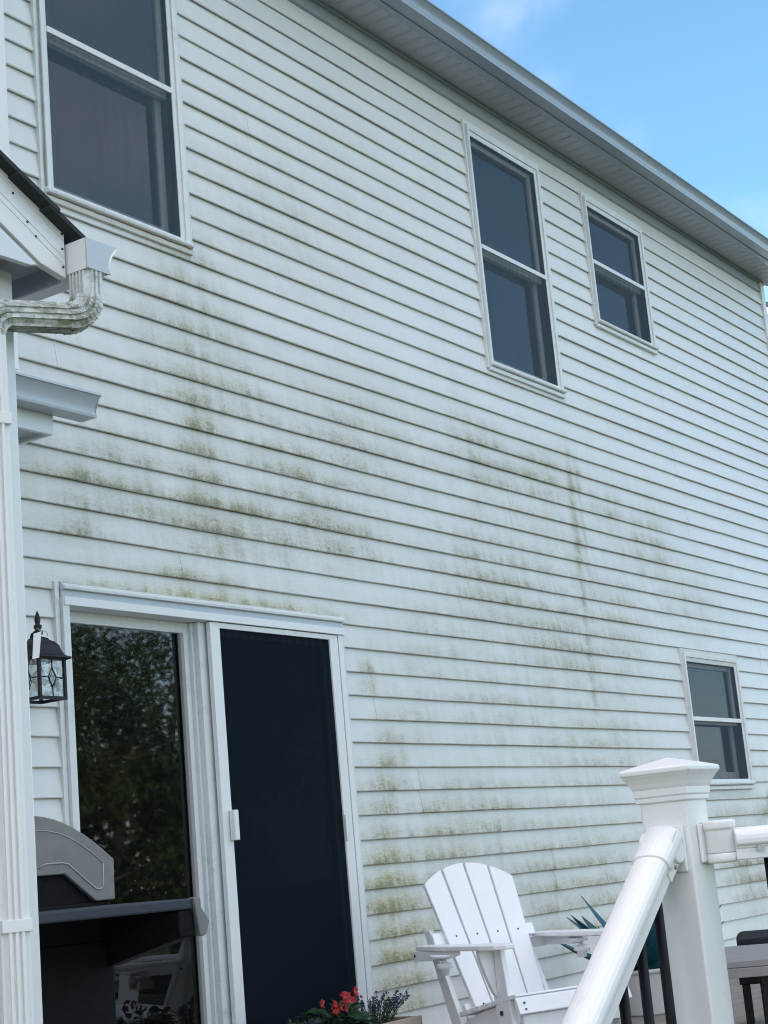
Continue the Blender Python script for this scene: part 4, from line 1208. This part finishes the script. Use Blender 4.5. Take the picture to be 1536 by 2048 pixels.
# ------------------------------------------------------------------ coffee table and ottoman at the right edge
vw = Vector((.92, .39, 0)).normalized(); vr = Vector((.39, -.92, 0)).normalized()
tc = Vector((.02, -2.07, 0)) + vr*.335
def tp(a, b, z): return tuple(tc + vw*a + vr*b + Vector((0, 0, z)))
TA = tag(empty('coffee_table', tuple(tc)), 'low grey-topped patio table with black metal frame beside the railing post', 'table')
TPZ = lambda p, q, a: tp(p, q, a)
for k in range(5):
    a0 = -.49 + k*.198
    MB().prism([(a0, -.52), (a0+.192, -.52), (a0+.192, .40), (a0, .40)], .425, .452, TPZ).build('top_plank', M_TTOP, TA, .003)
MB().prism([(-.50, -.53), (.51, -.53), (.51, .41), (-.50, .41)], .385, .4235, TPZ).build('apron', M_TTOP, TA, .003)
for a in (-.46, .47):
    for b in (-.30, .36):
        MB().prism([(a-.02, b-.02), (a+.02, b-.02), (a+.02, b+.02), (a-.02, b+.02)], 0, .384, TPZ).build('leg', M_BLACKP, TA, .002)
for b in (-.30, .36):
    MB().prism([(-.44, b-.012), (.45, b-.012), (.45, b+.012), (-.44, b+.012)], .345, .372, TPZ).build('side_rail', M_BLACKP, TA)
for a in (-.46, .47):
    MB().prism([(a-.012, -.278), (a+.012, -.278), (a+.012, .338), (a-.012, .338)], .345, .372, TPZ).build('end_rail', M_BLACKP, TA)
oc = Vector((1.19, -1.89, 0))
OT = tag(empty('outdoor_ottoman', tuple(oc)), 'black cushioned outdoor seat behind the grey table, right edge', 'ottoman')
def op(a, b, z): return tuple(oc + vw*a + vr*b + Vector((0, 0, z)))
OPZ = lambda p, q, a: op(p, q, a)
MB().prism([(-.38, -.36), (.38, -.36), (.38, .60), (-.38, .60)], .315, .462, OPZ).build('cushion', M_CUSH, OT, .04, 5)
MB().prism([(-.39, -.37), (.39, -.37), (.39, .61), (-.39, .61)], .25, .312, OPZ).build('frame', M_BLACKP, OT, .005)
for a in (-.36, .36):
    for b in (-.34, .58):
        MB().prism([(a-.02, b-.02), (a+.02, b-.02), (a+.02, b+.02), (a-.02, b+.02)], 0, .249, OPZ).build('leg', M_BLACKP, OT)

# ------------------------------------------------------------------ neighbour house, a sliver past the corner
NH = tag(empty('neighbour_house', (18.0, 6.0, GZ)), 'white neighbouring house glimpsed past the far corner under the eave', 'house')
rz = lambda y: 8.02 + (y-2.2)*.45
MB().prism([(2.15, GZ), (2.15, rz(2.15)), (7.0, rz(7.0)), (11.85, rz(2.15)), (11.85, GZ)], 14.5, 22, YZ).build('wall', M_WHITE, NH)
for k in range(35):
    z = 4.0 + k*.118
    y0 = 2.13 if z < rz(2.2)-.2 else 2.2 + (z+.12-8.02)/.45 + .1
    MB().prism([(14.499, z), (14.478, z), (14.497, z+.121), (14.499, z+.121)], y0, 6.0, lambda p, q, a: (p, a, q)).build('siding_board', M_WHITE, NH)
MB().prism([(1.75, rz(1.75)), (7.0, rz(7.0)), (12.25, rz(1.75)), (12.25, rz(1.75)+.09), (7.0, rz(7.0)+.09), (1.75, rz(1.75)+.09)], 14.2, 22.3, YZ).build('roof', M_NROOF, NH)
MB().prism([(1.75, rz(1.75)-.10), (7.0, rz(7.0)-.10), (7.0, rz(7.0)-.002), (1.75, rz(1.75)-.002)], 14.16, 14.198, YZ).build('rake_board', M_WHITE, NH)
NW = empty('window', (14.45, 2.8, 8.1), 0, NH)
MB().box(14.46, 14.477, 2.28, 3.4, 7.86, 8.02).build('pane', M_GLASS, NW)
MB().box(14.4775, 14.49, 2.28, 3.4, 7.86, 8.02).build('backing', M_INTER, NW)
MB().box(14.43, 14.478, 2.20, 3.48, 7.815, 7.858).build('sill', M_WHITE, NW)
# ------------------------------------------------------------------ trees across the yard, seen in the door glass
def tree(x, y, h, cr, seed, mat, label, n=12000, ls=.105):
    r_ = random.Random(seed)
    T = tag(empty('yard_tree', (x, y, GZ)), label, 'tree', 'trees across the yard')
    tk = MB()
    tip = Vector((x+r_.uniform(-.3, .3), y+r_.uniform(-.3, .3), GZ+h*.8))
    tk.tube([(x, y, GZ-.1), (x+.05, y, GZ+h*.25), tuple(Vector((x, y, GZ+h*.5))), tuple(tip)], [.16, .12, .08, .03], 10)
    clumps = []
    for k in range(34):
        a = r_.uniform(0, 6.283); t = r_.uniform(.14, 1.0)
        rad = cr*(.35+.75*math.sin(math.pi*min(1, .12+t*.80)))*r_.uniform(.45, 1.0)
        c = Vector((x+rad*math.cos(a), y+rad*math.sin(a), GZ+h*(.10+.86*t)))
        clumps.append((c, cr*r_.uniform(.22, .46)))
        if k < 16:
            b0 = Vector((x, y, GZ+h*max(.1, t*.6)))
            tk.tube([tuple(b0), tuple((b0+c)/2+Vector((0, 0, .1))), tuple(c)], [.05, .03, .012], 6)
    tk.build('trunk', M_BARK, T)
    lf = MB()
    for k in range(n):
        c, rr = r_.choice(clumps)
        d = Vector((r_.gauss(0, 1), r_.gauss(0, 1), r_.gauss(0, .8)))
        d = d.normalized()*rr*r_.random()**.4
        p = c + d
        dr = (d.normalized()*.6 + Vector((r_.uniform(-1, 1), r_.uniform(-1, 1), r_.uniform(-1, .3))))
        leaf(lf, p, dr, Vector((r_.uniform(-.6, .6), r_.uniform(-.6, .6), 1)), ls*r_.uniform(.6, 1.2), ls*r_.uniform(.45, .8), .25, .15, 2)
    lf.build('crown', mat, T)
tree(8.3, -11.2, 5.4, 1.9, 3, M_LEAF1, 'bright green yard tree reflected in the door glass, nearest the deck')
tree(10.6, -11.6, 5.0, 1.9, 4, M_LEAF2, 'darker yard tree reflected at the right of the door glass')
tree(12.0, -15.2, 6.6, 2.5, 5, M_LEAF2, 'tall dark yard tree standing behind the bright green one')
tree(14.6, -14.2, 6.4, 2.6, 6, M_LEAF1, 'broad green yard tree farthest along the lawn')
tree(9.2, -16.5, 6.2, 2.4, 8, M_LEAF2, 'dense dark tree at the back of the yard')
